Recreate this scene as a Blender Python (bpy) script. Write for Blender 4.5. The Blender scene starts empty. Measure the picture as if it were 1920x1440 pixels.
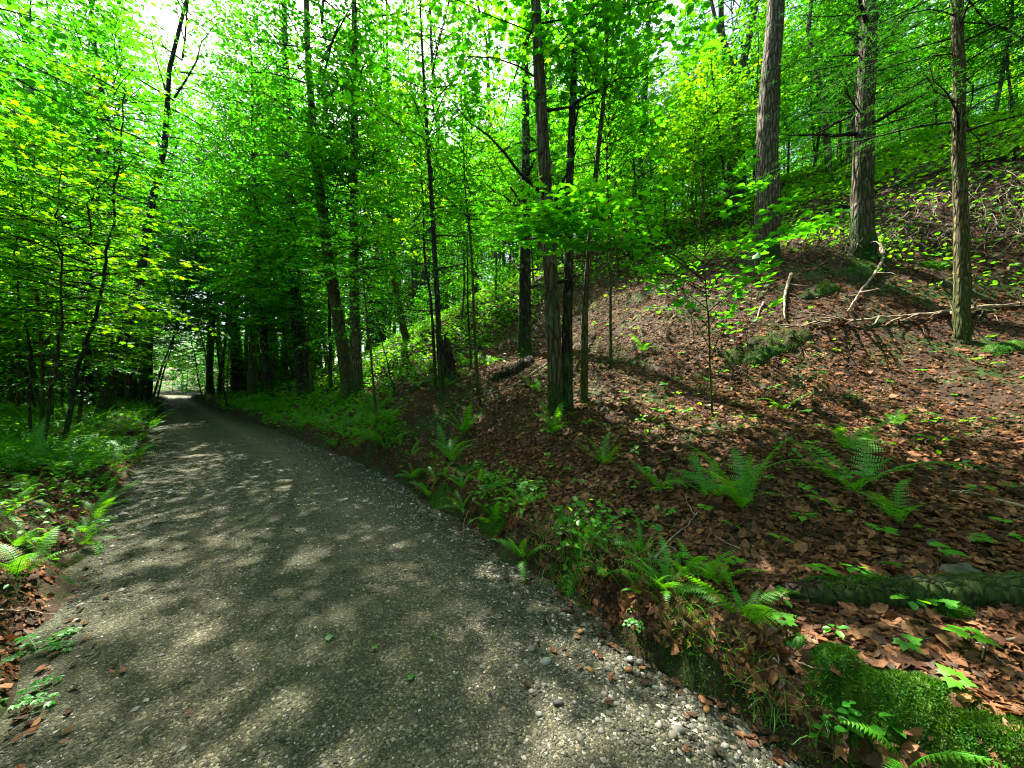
import bpy, math, random
import numpy as np
from mathutils import Vector, Matrix, Euler

R = math.radians
SC = bpy.context.scene
COL = SC.collection

# ------------------------------------------------------------------ camera
FPX, CX, CY, CAMZ = 723.0, 960.0, 720.0, 1.6
cam_d = bpy.data.cameras.new('camera')
cam_d.sensor_width = 36.0
cam_d.lens = 36.0 * FPX / 1920.0
cam_d.clip_start = 0.05
cam_d.clip_end = 2000.0
cam = bpy.data.objects.new('camera', cam_d)
COL.objects.link(cam)
cam.location = (0, 0, CAMZ)
cam.rotation_euler = (R(90), 0, 0)
SC.camera = cam

# ------------------------------------------------------------------ world and sun
SUN_EL, SUN_AZ = R(58), R(-27)          # azimuth measured from +Y towards +X
world = bpy.data.worlds.new('World')
SC.world = world
world.use_nodes = True
wn = world.node_tree
for n in list(wn.nodes):
    wn.nodes.remove(n)
wo = wn.nodes.new('ShaderNodeOutputWorld')
wb = wn.nodes.new('ShaderNodeBackground')
ws = wn.nodes.new('ShaderNodeTexSky')
ws.sky_type = 'NISHITA'
ws.sun_disc = False
ws.sun_elevation = SUN_EL
ws.sun_rotation = SUN_AZ
ws.air_density = 1.0
ws.dust_density = 3.0
ws.ozone_density = 1.0
wb.inputs['Strength'].default_value = 0.10
wn.links.new(ws.outputs[0], wb.inputs[0])
wn.links.new(wb.outputs[0], wo.inputs[0])

sun_d = bpy.data.lights.new('sun', 'SUN')
sun_d.energy = 5.0
sun_d.angle = R(0.4)
sun_d.color = (1.0, 0.95, 0.86)
sun = bpy.data.objects.new('sun', sun_d)
COL.objects.link(sun)
sdir = Vector((math.sin(SUN_AZ) * math.cos(SUN_EL), math.cos(SUN_AZ) * math.cos(SUN_EL), math.sin(SUN_EL)))
sun.rotation_euler = (-sdir).to_track_quat('-Z', 'Y').to_euler()
sun.location = sdir * 60

SC.view_settings.view_transform = 'Standard'
SC.view_settings.look = 'None'
SC.view_settings.gamma = 1.0
SC.view_settings.use_curve_mapping = False
SC.view_settings.exposure = 2.65

cy = SC.cycles
cy.max_bounces = 8
cy.diffuse_bounces = 5
cy.transmission_bounces = 6
cy.glossy_bounces = 2
cy.transparent_max_bounces = 4
cy.caustics_reflective = False
cy.caustics_refractive = False
cy.sample_clamp_indirect = 6.0
cy.use_denoising = True
cy.use_adaptive_sampling = True
cy.adaptive_threshold = 0.015
try:
    cy.denoiser = 'OPENIMAGEDENOISE'
    cy.denoising_prefilter = 'NONE'
except Exception:
    pass

cy.filter_width = 1.15
rng = np.random.default_rng(7)
random.seed(7)

# ------------------------------------------------------------------ mesh helpers
class MB:
    """collects verts / faces of several sizes and material slots"""
    def __init__(s):
        s.v, s.f, s.n = [], {}, 0
    def add(s, v, faces, mat=0):
        v = np.asarray(v, np.float32).reshape(-1, 3)
        for fa in (faces if isinstance(faces, list) else [faces]):
            fa = np.asarray(fa, np.int64)
            if len(fa):
                s.f.setdefault((fa.shape[1], mat), []).append(fa + s.n)
        s.v.append(v)
        s.n += len(v)
    def tube(s, pts, rad, sides=6, mat=0, cap=True, rough=0.0, rg=None, flare=None):
        pts = np.asarray(pts, float)
        m = len(pts)
        rad = np.full(m, rad) if np.isscalar(rad) else np.asarray(rad, float)
        t = np.gradient(pts, axis=0)
        t /= np.linalg.norm(t, axis=1, keepdims=True) + 1e-9
        ref = np.array([0, 0, 1.0]) if abs(t[:, 2]).mean() < 0.8 else np.array([1.0, 0, 0])
        a = np.cross(t, ref); a /= np.linalg.norm(a, axis=1, keepdims=True) + 1e-9
        b = np.cross(t, a)
        th = np.linspace(0, 2 * np.pi, sides, endpoint=False)
        rr = np.repeat(rad[:, None], sides, 1)
        if rough and rg is not None:
            rr = rr * (1 + rough * rg.normal(size=(m, sides)))
        if flare is not None:
            rr = rr * flare(np.arange(m)[:, None], th[None, :])
        v = pts[:, None, :] + rr[..., None] * (np.cos(th)[None, :, None] * a[:, None, :] + np.sin(th)[None, :, None] * b[:, None, :])
        i = np.arange(m - 1)[:, None] * sides; j = np.arange(sides)[None, :]; k = (np.arange(sides) + 1)[None, :] % sides
        q = np.stack([i + j, i + k, i + sides + k, i + sides + j], -1).reshape(-1, 4)
        v = v.reshape(-1, 3)
        fl = [q]
        if cap:
            v = np.vstack([v, pts[-1:] + t[-1:] * rad[-1] * 0.3, pts[:1]])
            e = (m - 1) * sides; c = m * sides
            fl.append(np.stack([e + j[0], e + k[0], np.full(sides, c)], -1))
            fl.append(np.stack([k[0], j[0], np.full(sides, c + 1)], -1))
        s.add(v, fl, mat)
    def leaves(s, pos, d, nrm, ln, tmpl, mat=0, wid=None):
        tv, tf = tmpl
        pos = np.asarray(pos, float); n = len(pos)
        if not n:
            return
        d = d / (np.linalg.norm(d, axis=1, keepdims=True) + 1e-9)
        sd = np.cross(d, nrm); sd /= np.linalg.norm(sd, axis=1, keepdims=True) + 1e-9
        up = np.cross(sd, d)
        ln = np.asarray(ln, float).reshape(-1, 1, 1)
        w = 1.0 if wid is None else np.asarray(wid, float).reshape(-1, 1, 1)
        v = pos[:, None, :] + ln * (tv[None, :, 0:1] * w * sd[:, None, :] + tv[None, :, 1:2] * d[:, None, :] + tv[None, :, 2:3] * up[:, None, :])
        K = len(tv)
        fl = [(fa[None] + (np.arange(n) * K)[:, None, None]).reshape(-1, fa.shape[1]) for fa in tf]
        s.add(v.reshape(-1, 3), fl, mat)
    def mesh(s, name, mats, smooth=True):
        me = bpy.data.meshes.new(name)
        v = np.concatenate(s.v) if s.v else np.zeros((0, 3), np.float32)
        loops, starts, mi, off = [], [], [], 0
        for (k, m), fl in s.f.items():
            fa = np.concatenate(fl)
            loops.append(fa.ravel()); starts.append(off + np.arange(len(fa)) * k); mi.append(np.full(len(fa), m))
            off += fa.size
        loops = np.concatenate(loops).astype(np.int32); starts = np.concatenate(starts).astype(np.int32); mi = np.concatenate(mi).astype(np.int32)
        me.vertices.add(len(v)); me.vertices.foreach_set('co', v.astype(np.float32).ravel())
        me.loops.add(len(loops)); me.loops.foreach_set('vertex_index', loops)
        me.polygons.add(len(starts)); me.polygons.foreach_set('loop_start', starts)
        me.polygons.foreach_set('material_index', mi)
        me.polygons.foreach_set('use_smooth', np.full(len(starts), smooth))
        for m in mats:
            me.materials.append(m)
        me.update(calc_edges=True)
        return me

def link(name, data, parent=None, loc=None, rot=None, scale=None):
    o = bpy.data.objects.new(name, data)
    COL.objects.link(o)
    if parent: o.parent = parent
    if loc is not None: o.location = loc
    if rot is not None: o.rotation_euler = rot
    if scale is not None: o.scale = (scale,) * 3 if np.isscalar(scale) else scale
    return o

def tag(o, label=None, cat=None, group=None, kind=None):
    if label: o['label'] = label
    if cat: o['category'] = cat
    if group: o['group'] = group
    if kind: o['kind'] = kind
    return o

# ------------------------------------------------------------------ noise
def _hash(ix, iy, seed):
    h = (ix.astype(np.int64) * 374761393 + iy.astype(np.int64) * 668265263 + seed * 1442695041) & 0x7fffffff
    h = (h ^ (h >> 13)) * 1274126177 & 0x7fffffff
    return ((h ^ (h >> 16)) & 0xffff) / 65535.0
def vnoise(x, y, seed=0):
    x = np.asarray(x, float); y = np.asarray(y, float)
    ix, iy = np.floor(x), np.floor(y); fx, fy = x - ix, y - iy
    fx = fx * fx * (3 - 2 * fx); fy = fy * fy * (3 - 2 * fy)
    a = _hash(ix, iy, seed); b = _hash(ix + 1, iy, seed); c = _hash(ix, iy + 1, seed); d = _hash(ix + 1, iy + 1, seed)
    return (a + (b - a) * fx + (c - a) * fy + (a - b - c + d) * fx * fy) * 2 - 1
def fbm(x, y, oct=4, seed=0):
    r, a, s = 0, 1.0, 1.0
    for i in range(oct):
        r = r + a * vnoise(np.asarray(x) * s + i * 17.3, np.asarray(y) * s - i * 9.1, seed + i); a *= 0.5; s *= 2.03
    return r

# ------------------------------------------------------------------ terrain function
def at(px, py, Y):
    return np.array([(px - CX) / FPX * Y, Y, CAMZ - (py - CY) / FPX * Y])
def gnd(px, py):
    Y = CAMZ * FPX / (py - CY)
    return (px - CX) / FPX * Y, Y

Ledge = [(13, -20), (6, -10), (0.6, -2.5), (-1.0, 0.0), (-2.1, 1.5), gnd(70, 1310), gnd(110, 1230), gnd(135, 1130), gnd(200, 1000), gnd(240, 930), gnd(265, 880), gnd(290, 820), gnd(300, 785), gnd(307, 763), gnd(313, 752), (-44, 49.5), (-62, 58), (-95, 60), (-150, 50)]
Redge = [(17, -20), (10, -10), (4.2, -2.5), (2.35, 0.0), gnd(1500, 1440), gnd(1300, 1300), gnd(1190, 1245), gnd(1040, 1110), gnd(935, 1040), gnd(855, 980), gnd(790, 940), gnd(700, 880), gnd(600, 840), gnd(520, 810), gnd(450, 785), gnd(400, 766), gnd(350, 748), (-44, 54.5), (-62, 63), (-95, 65), (-150, 55)]
def smooth_line(P, n=8):
    P = np.array(P, float); out = []
    for i in range(len(P) - 1):
        p0, p1, p2, p3 = P[max(i - 1, 0)], P[i], P[i + 1], P[min(i + 2, len(P) - 1)]
        for t in np.linspace(0, 1, n, endpoint=False):
            out.append(p1 + (p2 - p1) * (0.7 * t + 0.3 * t * t * (3 - 2 * t)))
    out.append(P[-1]); out = np.array(out)
    k = np.array([1, 2, 3, 2, 1]) / 9.0
    pad = np.vstack([out[:1], out[:1], out, out[-1:], out[-1:]])
    sm = np.stack([np.convolve(pad[:, i], k, 'valid') for i in range(2)], 1)
    sm[0], sm[-1] = out[0], out[-1]
    return sm
LP, RP = smooth_line(Ledge, 5), smooth_line(Redge, 5)

def seg_dist(x, y, P):
    x = np.ravel(x); y = np.ravel(y)
    best = np.full(x.shape, 1e18); side = np.zeros(x.shape)
    for i in range(len(P) - 1):
        ax, ay = P[i]; bx, by = P[i + 1]; dx, dy = bx - ax, by - ay
        t = np.clip(((x - ax) * dx + (y - ay) * dy) / (dx * dx + dy * dy), 0, 1)
        ex, ey = x - ax - t * dx, y - ay - t * dy
        d = ex * ex + ey * ey
        m = d < best
        best = np.where(m, d, best); side = np.where(m, dx * (y - ay) - dy * (x - ax), side)
    return np.sqrt(best) * np.sign(side)      # >0 : left of travel direction

ctrl = []
def cpx(px, py, Y): ctrl.append(tuple(at(px, py, Y)))
for i in range(0, len(RP), 3):
    p = RP[i]; q = RP[min(i + 1, len(RP) - 1)]; t = q - p if i + 1 < len(RP) else p - RP[i - 1]
    t = t / (np.linalg.norm(t) + 1e-9); n = np.array([t[1], -t[0]])
    ctrl.append((p[0] + n[0] * 0.35, p[1] + n[1] * 0.35, 0.31))
for i in range(0, len(LP), 3):
    p = LP[i]; q = LP[min(i + 1, len(LP) - 1)]; t = q - p if i + 1 < len(LP) else p - LP[i - 1]
    t = t / (np.linalg.norm(t) + 1e-9); n = np.array([-t[1], t[0]])
    ctrl.append((p[0] + n[0] * 0.5, p[1] + n[1] * 0.5, 0.33))
for a in [(1390, 930, 3.1), (1600, 850, 3.7), (1850, 900, 3.3), (1600, 720, 5.2), (1860, 760, 4.4), (1800, 642, 5.6), (1600, 600, 6.4), (1900, 560, 6.6),
          (1620, 482, 8.0), (1430, 492, 8.6), (1900, 290, 9.2), (1650, 335, 11.8), (1470, 385, 13.5), (1760, 470, 8.0), (1290, 480, 13.0), (1150, 560, 10.8),
          (1200, 645, 7.4), (1300, 720, 5.8), (1200, 850, 4.2), (1040, 772, 6.0), (985, 665, 10.4), (842, 712, 9.7), (822, 752, 8.0), (705, 800, 7.6),
          (660, 733, 13.6), (573, 743, 17.0), (505, 738, 21.0), (750, 640, 17.5), (900, 560, 20.0), (610, 700, 25.0), (450, 738, 33.0), (1040, 480, 20.0),
          (1250, 410, 24.0), (1500, 340, 26.0), (1850, 350, 24.0)]:
    cpx(*a)
ctrl += [(-8.2, 6, .5), (-14, 9, .55), (-20, 14, .6), (-8, 1, .6), (-30, 25, .6), (-60, 40, 1.0), (-100, 0, 2), (-100, 110, 2), (-40, -40, 1), (-15, -8, .6),
         (-35, 65, 2.5), (-20, 55, 6), (0, 60, 12), (25, 60, 17), (0, 110, 18), (-60, 120, 5), (60, 60, 21), (40, 5, 14), (30, -20, 12), (90, 20, 22), (80, 100, 28), (20, 130, 24),
         (14, -8, 4.0), (22, -14, 8), (8, 0, 2.4), (5, -3, 0.6), (-10, -30, .8), (40, -60, 12), (-60, -100, 2), (100, -80, 25), (-140, 60, 2), (0, 160, 26)]
ctrl = np.array(ctrl)
def _phi(r2): return 0.5 * r2 * np.log(r2 + 1e-9)
n_ = len(ctrl)
d2 = ((ctrl[:, None, :2] - ctrl[None, :, :2]) ** 2).sum(-1)
K_ = _phi(d2) + np.eye(n_) * 0.15
P_ = np.hstack([np.ones((n_, 1)), ctrl[:, :2]])
A_ = np.block([[K_, P_], [P_.T, np.zeros((3, 3))]])
W_ = np.linalg.solve(A_, np.concatenate([ctrl[:, 2], np.zeros(3)]))
def tps(x, y):
    r = np.hypot(x, y); k = np.minimum(1, 150 / np.maximum(r, 1)); x = x * k; y = y * k
    z = W_[n_] + W_[n_ + 1] * x + W_[n_ + 2] * y
    for i in range(n_):
        z = z + W_[i] * _phi((x - ctrl[i, 0]) ** 2 + (y - ctrl[i, 1]) ** 2)
    return z
def sstep(a, b, x):
    t = np.clip((x - a) / (b - a), 0, 1); return t * t * (3 - 2 * t)

# smooth terrain and road distances are looked up from a log-polar table
_NR, _NT, _R0, _R1 = 330, 900, .25, 460.0
_gr = np.exp(np.linspace(math.log(_R0), math.log(_R1), _NR)); _gt = np.linspace(-np.pi, np.pi, _NT + 1)
_TT, _RR = np.meshgrid(_gt, _gr); _GX, _GY = _RR * np.sin(_TT), _RR * np.cos(_TT)
_TAB = np.stack([tps(_GX.ravel(), _GY.ravel()), seg_dist(_GX, _GY, LP), -seg_dist(_GX, _GY, RP)], -1).reshape(_NR, _NT + 1, 3)
def lookup(x, y, cols):
    r = np.clip(np.hypot(x, y), _R0 * 1.001, _R1 * .999); t = np.arctan2(x, y)
    a = np.log(r / _R0) / math.log(_R1 / _R0) * (_NR - 1); b = (t + np.pi) / (2 * np.pi) * _NT
    i = np.clip(a.astype(int), 0, _NR - 2); j = np.clip(b.astype(int), 0, _NT - 1); fa = (a - i)[:, None]; fb = (b - j)[:, None]
    T = _TAB[:, :, cols]
    v = (T[i, j] * (1 - fb) + T[i, j + 1] * fb) * (1 - fa) + (T[i + 1, j] * (1 - fb) + T[i + 1, j + 1] * fb) * fa
    return [v[:, q] for q in range(v.shape[1])]
def road_d(x, y):
    """(dl, dr): positive outside the road on the left / right"""
    return lookup(np.ravel(np.asarray(x, float)), np.ravel(np.asarray(y, float)), slice(1, 3))
def ground(x, y):
    x = np.atleast_1d(np.asarray(x, float)); y = np.atleast_1d(np.asarray(y, float)); sh = x.shape
    x = x.ravel(); y = y.ravel()
    tp, dl, dr = lookup(x, y, slice(0, 3))
    wob = 0.09 * fbm(x * 1.7, y * 1.7, 3, 5)
    z = np.maximum(tp, 0.22)
    rr = np.hypot(x, y)
    amp = np.clip(rr / 14, 0.35, 1.6)
    z = z + 0.10 * amp * fbm(x * 0.55, y * 0.55, 3, 11) + 0.035 * fbm(x * 2.3, y * 2.3, 3, 21) + 0.012 * fbm(x * 9, y * 9, 2, 31)
    lip = 0.07 * np.exp(-((dr - 0.34) / 0.16) ** 2) * (1 + 0.8 * vnoise(x * 2.1, y * 2.1, 3))
    z = z + lip
    kr = sstep(-0.02, 0.26, dr + wob)
    kl = sstep(-0.02, 0.55, dl + wob * 2.0)
    k = np.where(dl > 0, kl, np.where(dr > 0, kr, np.maximum(kl, kr) * 0))
    k = np.maximum(k, np.maximum(np.where(dr > -0.12, kr, 0), np.where(dl > -0.2, kl, 0)))
    return (z * k + (1 - k) * (-0.06)).reshape(sh)
def gz(x, y): return float(ground(np.array([x]), np.array([y]))[0])
def gnormal(x, y, e=0.06):
    gx = (ground(x + e, y) - ground(x - e, y)) / (2 * e); gy = (ground(x, y + e) - ground(x, y - e)) / (2 * e)
    n = np.stack([-gx, -gy, np.ones_like(gx)], -1)
    return n / np.linalg.norm(n, axis=-1, keepdims=True)
_S = np.exp(np.linspace(math.log(1.2), math.log(90), 320))
def hit(px, py):
    P = np.stack([(px - CX) / FPX * _S, _S, CAMZ - (py - CY) / FPX * _S], 1)
    h = np.maximum(ground(P[:, 0], P[:, 1]), -0.005) - P[:, 2]
    i = int(np.argmax(h > 0))
    if h[i] <= 0: return P[-1]
    if i == 0: return P[0]
    t = h[i - 1] / (h[i - 1] - h[i] + 1e-12)
    return P[i - 1] + (P[i] - P[i - 1]) * t
def on_road(x, y, m=0.0):
    dl, dr = road_d(np.atleast_1d(x), np.atleast_1d(y))
    return (dl < m) & (dr < m)

# ------------------------------------------------------------------ materials
def newmat(name):
    m = bpy.data.materials.new(name); m.use_nodes = True
    nt = m.node_tree
    for n in list(nt.nodes): nt.nodes.remove(n)
    out = nt.nodes.new('ShaderNodeOutputMaterial')
    return m, nt, out
def node(nt, typ, **kw):
    n = nt.nodes.new(typ)
    for k, v in kw.items():
        if k.startswith('i_'): n.inputs[k[2:].replace('_', ' ')].default_value = v
        else: setattr(n, k, v)
    return n
def ramp(nt, fac, stops):
    n = nt.nodes.new('ShaderNodeValToRGB'); e = n.color_ramp.elements
    while len(e) < len(stops): e.new(0.5)
    for el, (p, c) in zip(e, stops):
        el.position = p; el.color = (*c, 1) if len(c) == 3 else c
    nt.links.new(fac, n.inputs[0]); return n.outputs[0]
def mixc(nt, fac, a, b, mode='MIX'):
    n = nt.nodes.new('ShaderNodeMix'); n.data_type = 'RGBA'; n.blend_type = mode
    for s, v in ((0, fac), (6, a), (7, b)):
        if hasattr(v, 'is_linked') or hasattr(v, 'links'): nt.links.new(v, n.inputs[s])
        elif s == 0: n.inputs[0].default_value = v
        else: n.inputs[s].default_value = (*v, 1)
    return n.outputs[2]

def leaf_mat(name, stops, tstops, trans=0.5, gloss=0.06, rough=0.45):
    m, nt, out = newmat(name)
    g = node(nt, 'ShaderNodeNewGeometry'); oi = node(nt, 'ShaderNodeObjectInfo')
    a = node(nt, 'ShaderNodeMath', operation='MULTIPLY'); a.inputs[1].default_value = 0.7
    b = node(nt, 'ShaderNodeMath', operation='MULTIPLY_ADD'); b.inputs[1].default_value = 0.3
    nt.links.new(g.outputs['Random Per Island'], a.inputs[0]); nt.links.new(oi.outputs['Random'], b.inputs[0]); nt.links.new(a.outputs[0], b.inputs[2])
    c1 = ramp(nt, b.outputs[0], stops); c2 = ramp(nt, b.outputs[0], tstops)
    d = node(nt, 'ShaderNodeBsdfDiffuse'); t = node(nt, 'ShaderNodeBsdfTranslucent'); s = node(nt, 'ShaderNodeBsdfGlossy', i_Roughness=rough)
    s.inputs['Color'].default_value = (0.8, 0.9, 0.8, 1)
    nt.links.new(c1, d.inputs[0]); nt.links.new(c2, t.inputs[0])
    m1 = node(nt, 'ShaderNodeMixShader'); m1.inputs[0].default_value = trans
    nt.links.new(d.outputs[0], m1.inputs[1]); nt.links.new(t.outputs[0], m1.inputs[2])
    m2 = node(nt, 'ShaderNodeMixShader'); m2.inputs[0].default_value = gloss
    nt.links.new(m1.outputs[0], m2.inputs[1]); nt.links.new(s.outputs[0], m2.inputs[2])
    nt.links.new(m2.outputs[0], out.inputs[0])
    return m

M = {}
M['maple'] = leaf_mat('maple_leaf', [(0, (.012, .12, .003)), (.5, (.022, .17, .004)), (1, (.055, .22, .004))], [(0, (.04, .34, .003)), (.5, (.09, .45, .003)), (1, (.20, .53, .003))], .55, .03)
M['canopy'] = leaf_mat('canopy_leaf', [(0, (.010, .10, .004)), (.6, (.02, .15, .004)), (1, (.05, .19, .004))], [(0, (.03, .28, .004)), (.6, (.07, .40, .004)), (1, (.19, .50, .004))], .54, .03)
M['yellow'] = leaf_mat('yellow_green_leaf', [(0, (.04, .19, .003)), (.5, (.07, .24, .003)), (1, (.13, .27, .003))], [(0, (.11, .49, .002)), (.5, (.22, .58, .002)), (1, (.36, .62, .002))], .6, .02)
M['hemlock'] = leaf_mat('hemlock_needle', [(0, (.006, .05, .008)), (.6, (.010, .08, .010)), (1, (.025, .12, .010))], [(0, (.015, .12, .006)), (1, (.05, .24, .006))], .3, .03)
M['fern'] = leaf_mat('fern_frond', [(0, (.025, .15, .005)), (.5, (.045, .21, .005)), (1, (.10, .28, .005))], [(0, (.08, .42, .003)), (1, (.26, .60, .003))], .45, .03)
M['herb'] = leaf_mat('herb_leaf', [(0, (.015, .15, .004)), (.5, (.035, .20, .004)), (1, (.08, .27, .004))], [(0, (.06, .42, .004)), (1, (.28, .64, .004))], .48, .03)
M['moss'] = leaf_mat('moss', [(0, (.010, .055, .003)), (.5, (.022, .105, .004)), (1, (.07, .17, .005))], [(0, (.02, .16, .003)), (1, (.09, .28, .004))], .3, .02, .7)
def patchy_moss():
    nt = M['moss'].node_tree
    tc = node(nt, 'ShaderNodeTexCoord'); n1 = node(nt, 'ShaderNodeTexNoise', i_Scale=9.0, i_Detail=4.0); nt.links.new(tc.outputs['Object'], n1.inputs['Vector'])
    f = ramp(nt, n1.outputs[0], [(.42, (0, 0, 0)), (.62, (.8, .8, .8))])
    for n in list(nt.nodes):
        if n.type in ('BSDF_DIFFUSE', 'BSDF_TRANSLUCENT'):
            src = n.inputs[0].links[0].from_socket
            nt.links.new(mixc(nt, f, src, (.06, .12, .005) if n.type == 'BSDF_DIFFUSE' else (.1, .22, .004)), n.inputs[0])
patchy_moss()
M['grass'] = leaf_mat('grass_blade', [(0, (.03, .17, .01)), (1, (.09, .26, .012))], [(0, (.07, .4, .01)), (1, (.2, .55, .01))], .4, .08)
M['litter'] = leaf_mat('dead_leaf', [(0, (0.018, 0.011, 0.006)), (.3, (0.075, 0.032, 0.016)), (.55, (0.181, 0.077, 0.034)), (.78, (0.312, 0.144, 0.062)), (.93, (0.500, 0.276, 0.156)), (1, (0.275, 0.180, 0.036))],
                       [(0, (.10, .04, .01)), (.6, (.28, .11, .03)), (1, (.38, .22, .07))], .2, .012, .6)
def mottle(m, scale, lo):
    nt = m.node_tree; tc = node(nt, 'ShaderNodeTexCoord'); n1 = node(nt, 'ShaderNodeTexNoise', i_Scale=scale, i_Detail=5.0, i_Roughness=.7); nt.links.new(tc.outputs['Object'], n1.inputs['Vector'])
    n2 = node(nt, 'ShaderNodeTexNoise', i_Scale=2.2, i_Detail=3.0); nt.links.new(tc.outputs['Object'], n2.inputs['Vector'])
    f = ramp(nt, n1.outputs[0], [(.33, (lo, lo, lo)), (.62, (1, 1, 1))]); f2 = ramp(nt, n2.outputs[0], [(.35, (.68, .64, .6)), (.62, (1, 1, 1))])
    for n in list(nt.nodes):
        if n.type == 'BSDF_DIFFUSE':
            src = n.inputs[0].links[0].from_socket
            nt.links.new(mixc(nt, 1.0, mixc(nt, 1.0, src, f, 'MULTIPLY'), f2, 'MULTIPLY'), n.inputs[0])
mottle(M['litter'], 55.0, .3)
M['deadfern'] = leaf_mat('dead_fern', [(0, (.16, .06, .02)), (1, (.3, .12, .03))], [(0, (.2, .07, .02)), (1, (.3, .12, .03))], .3, .02)

def bark_mat(name, c1, c2, moss=0.35, mossc=(.035, .075, .012), sc=1.0, mossh=0.9):
    m, nt, out = newmat(name)
    tc = node(nt, 'ShaderNodeTexCoord'); mp = node(nt, 'ShaderNodeMapping')
    mp.inputs['Scale'].default_value = (9 * sc, 9 * sc, 1.5 * sc)
    nt.links.new(tc.outputs['Object'], mp.inputs[0])
    n1 = node(nt, 'ShaderNodeTexNoise', i_Scale=1.6, i_Detail=6.0, i_Roughness=0.7); nt.links.new(mp.outputs[0], n1.inputs['Vector'])
    v1 = node(nt, 'ShaderNodeTexVoronoi', feature='DISTANCE_TO_EDGE', i_Scale=1.8); nt.links.new(mp.outputs[0], v1.inputs['Vector'])
    n2 = node(nt, 'ShaderNodeTexNoise', i_Scale=1.4, i_Detail=5.0, i_Roughness=0.65); nt.links.new(tc.outputs['Object'], n2.inputs['Vector'])
    col = ramp(nt, n1.outputs[0], [(.3, c1), (.7, c2)])
    crack = ramp(nt, v1.outputs['Distance'], [(0, (.12, .10, .09)), (.2, (1, 1, 1))])
    col = mixc(nt, .8, col, crack, 'MULTIPLY')
    # lichen
    n3 = node(nt, 'ShaderNodeTexNoise', i_Scale=7.0, i_Detail=4.0); nt.links.new(tc.outputs['Object'], n3.inputs['Vector'])
    lf = ramp(nt, n3.outputs[0], [(.58, (0, 0, 0)), (.66, (.55, .55, .55))])
    col = mixc(nt, lf, col, (.21, .22, .16))
    # moss near the root
    sx = node(nt, 'ShaderNodeSeparateXYZ'); nt.links.new(tc.outputs['Object'], sx.inputs[0])
    mr = node(nt, 'ShaderNodeMapRange'); mr.inputs['From Min'].default_value = 0; mr.inputs['From Max'].default_value = mossh * 2
    mr.inputs['To Min'].default_value = .12 + moss * .5; mr.inputs['To Max'].default_value = moss * .25
    nt.links.new(sx.outputs['Z'], mr.inputs[0])
    ad = node(nt, 'ShaderNodeMath', operation='ADD'); nt.links.new(n2.outputs[0], ad.inputs[0]); nt.links.new(mr.outputs[0], ad.inputs[1])
    mf = ramp(nt, ad.outputs[0], [(.62, (0, 0, 0)), (.74, (.9, .9, .9))])
    col = mixc(nt, mf, col, mossc)
    bs = node(nt, 'ShaderNodeBsdfPrincipled', i_Roughness=0.92)
    bs.inputs['Specular IOR Level'].default_value = .2
    nt.links.new(col, bs.inputs['Base Color'])
    hm = node(nt, 'ShaderNodeMath', operation='MULTIPLY_ADD'); hm.inputs[1].default_value = 1.2
    nt.links.new(n1.outputs[0], hm.inputs[0])
    vm = node(nt, 'ShaderNodeMath', operation='MINIMUM'); vm.inputs[1].default_value = .25; nt.links.new(v1.outputs['Distance'], vm.inputs[0])
    vk = node(nt, 'ShaderNodeMath', operation='MULTIPLY'); vk.inputs[1].default_value = 4; nt.links.new(vm.outputs[0], vk.inputs[0]); nt.links.new(vk.outputs[0], hm.inputs[2])
    bp = node(nt, 'ShaderNodeBump', i_Strength=1.0, i_Distance=.045); nt.links.new(hm.outputs[0], bp.inputs['Height'])
    nt.links.new(bp.outputs[0], bs.inputs['Normal']); nt.links.new(bs.outputs[0], out.inputs[0])
    return m
M['bark'] = bark_mat('grey_brown_bark', (.06, .045, .03), (.22, .16, .105), .35)
M['bark_grey'] = bark_mat('grey_bark', (.06, .047, .032), (.24, .185, .125), .25)
M['bark_olive'] = bark_mat('olive_bark', (.09, .075, .03), (.24, .19, .08), .4, (.07, .085, .015), 1.6)
M['bark_dark'] = bark_mat('dark_bark', (.022, .018, .014), (.075, .058, .042), .3)
M['twig'] = bark_mat('twig_bark', (.03, .024, .018), (.09, .07, .05), .1, sc=2)
def dead_mat():
    m, nt, out = newmat('weathered_deadwood')
    tc = node(nt, 'ShaderNodeTexCoord'); g_ = node(nt, 'ShaderNodeNewGeometry')
    n1 = node(nt, 'ShaderNodeTexNoise', i_Scale=16.0, i_Detail=5.0); nt.links.new(tc.outputs['Object'], n1.inputs['Vector'])
    a = node(nt, 'ShaderNodeMath', operation='MULTIPLY_ADD'); a.inputs[1].default_value = .45; nt.links.new(g_.outputs['Random Per Island'], a.inputs[0]); nt.links.new(n1.outputs[0], a.inputs[2])
    c = ramp(nt, a.outputs[0], [(.35, (.05, .034, .02)), (.7, (.17, .12, .075)), (1, (.40, .33, .24))])
    bs = node(nt, 'ShaderNodeBsdfPrincipled', i_Roughness=.85); bs.inputs['Specular IOR Level'].default_value = .2
    nt.links.new(c, bs.inputs['Base Color']); nt.links.new(bs.outputs[0], out.inputs[0])
    return m
M['dead'] = dead_mat()
M['rotten'] = bark_mat('rotten_wood', (.014, .009, .005), (.10, .066, .038), .05, (.04, .08, .012), 1.5)

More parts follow.
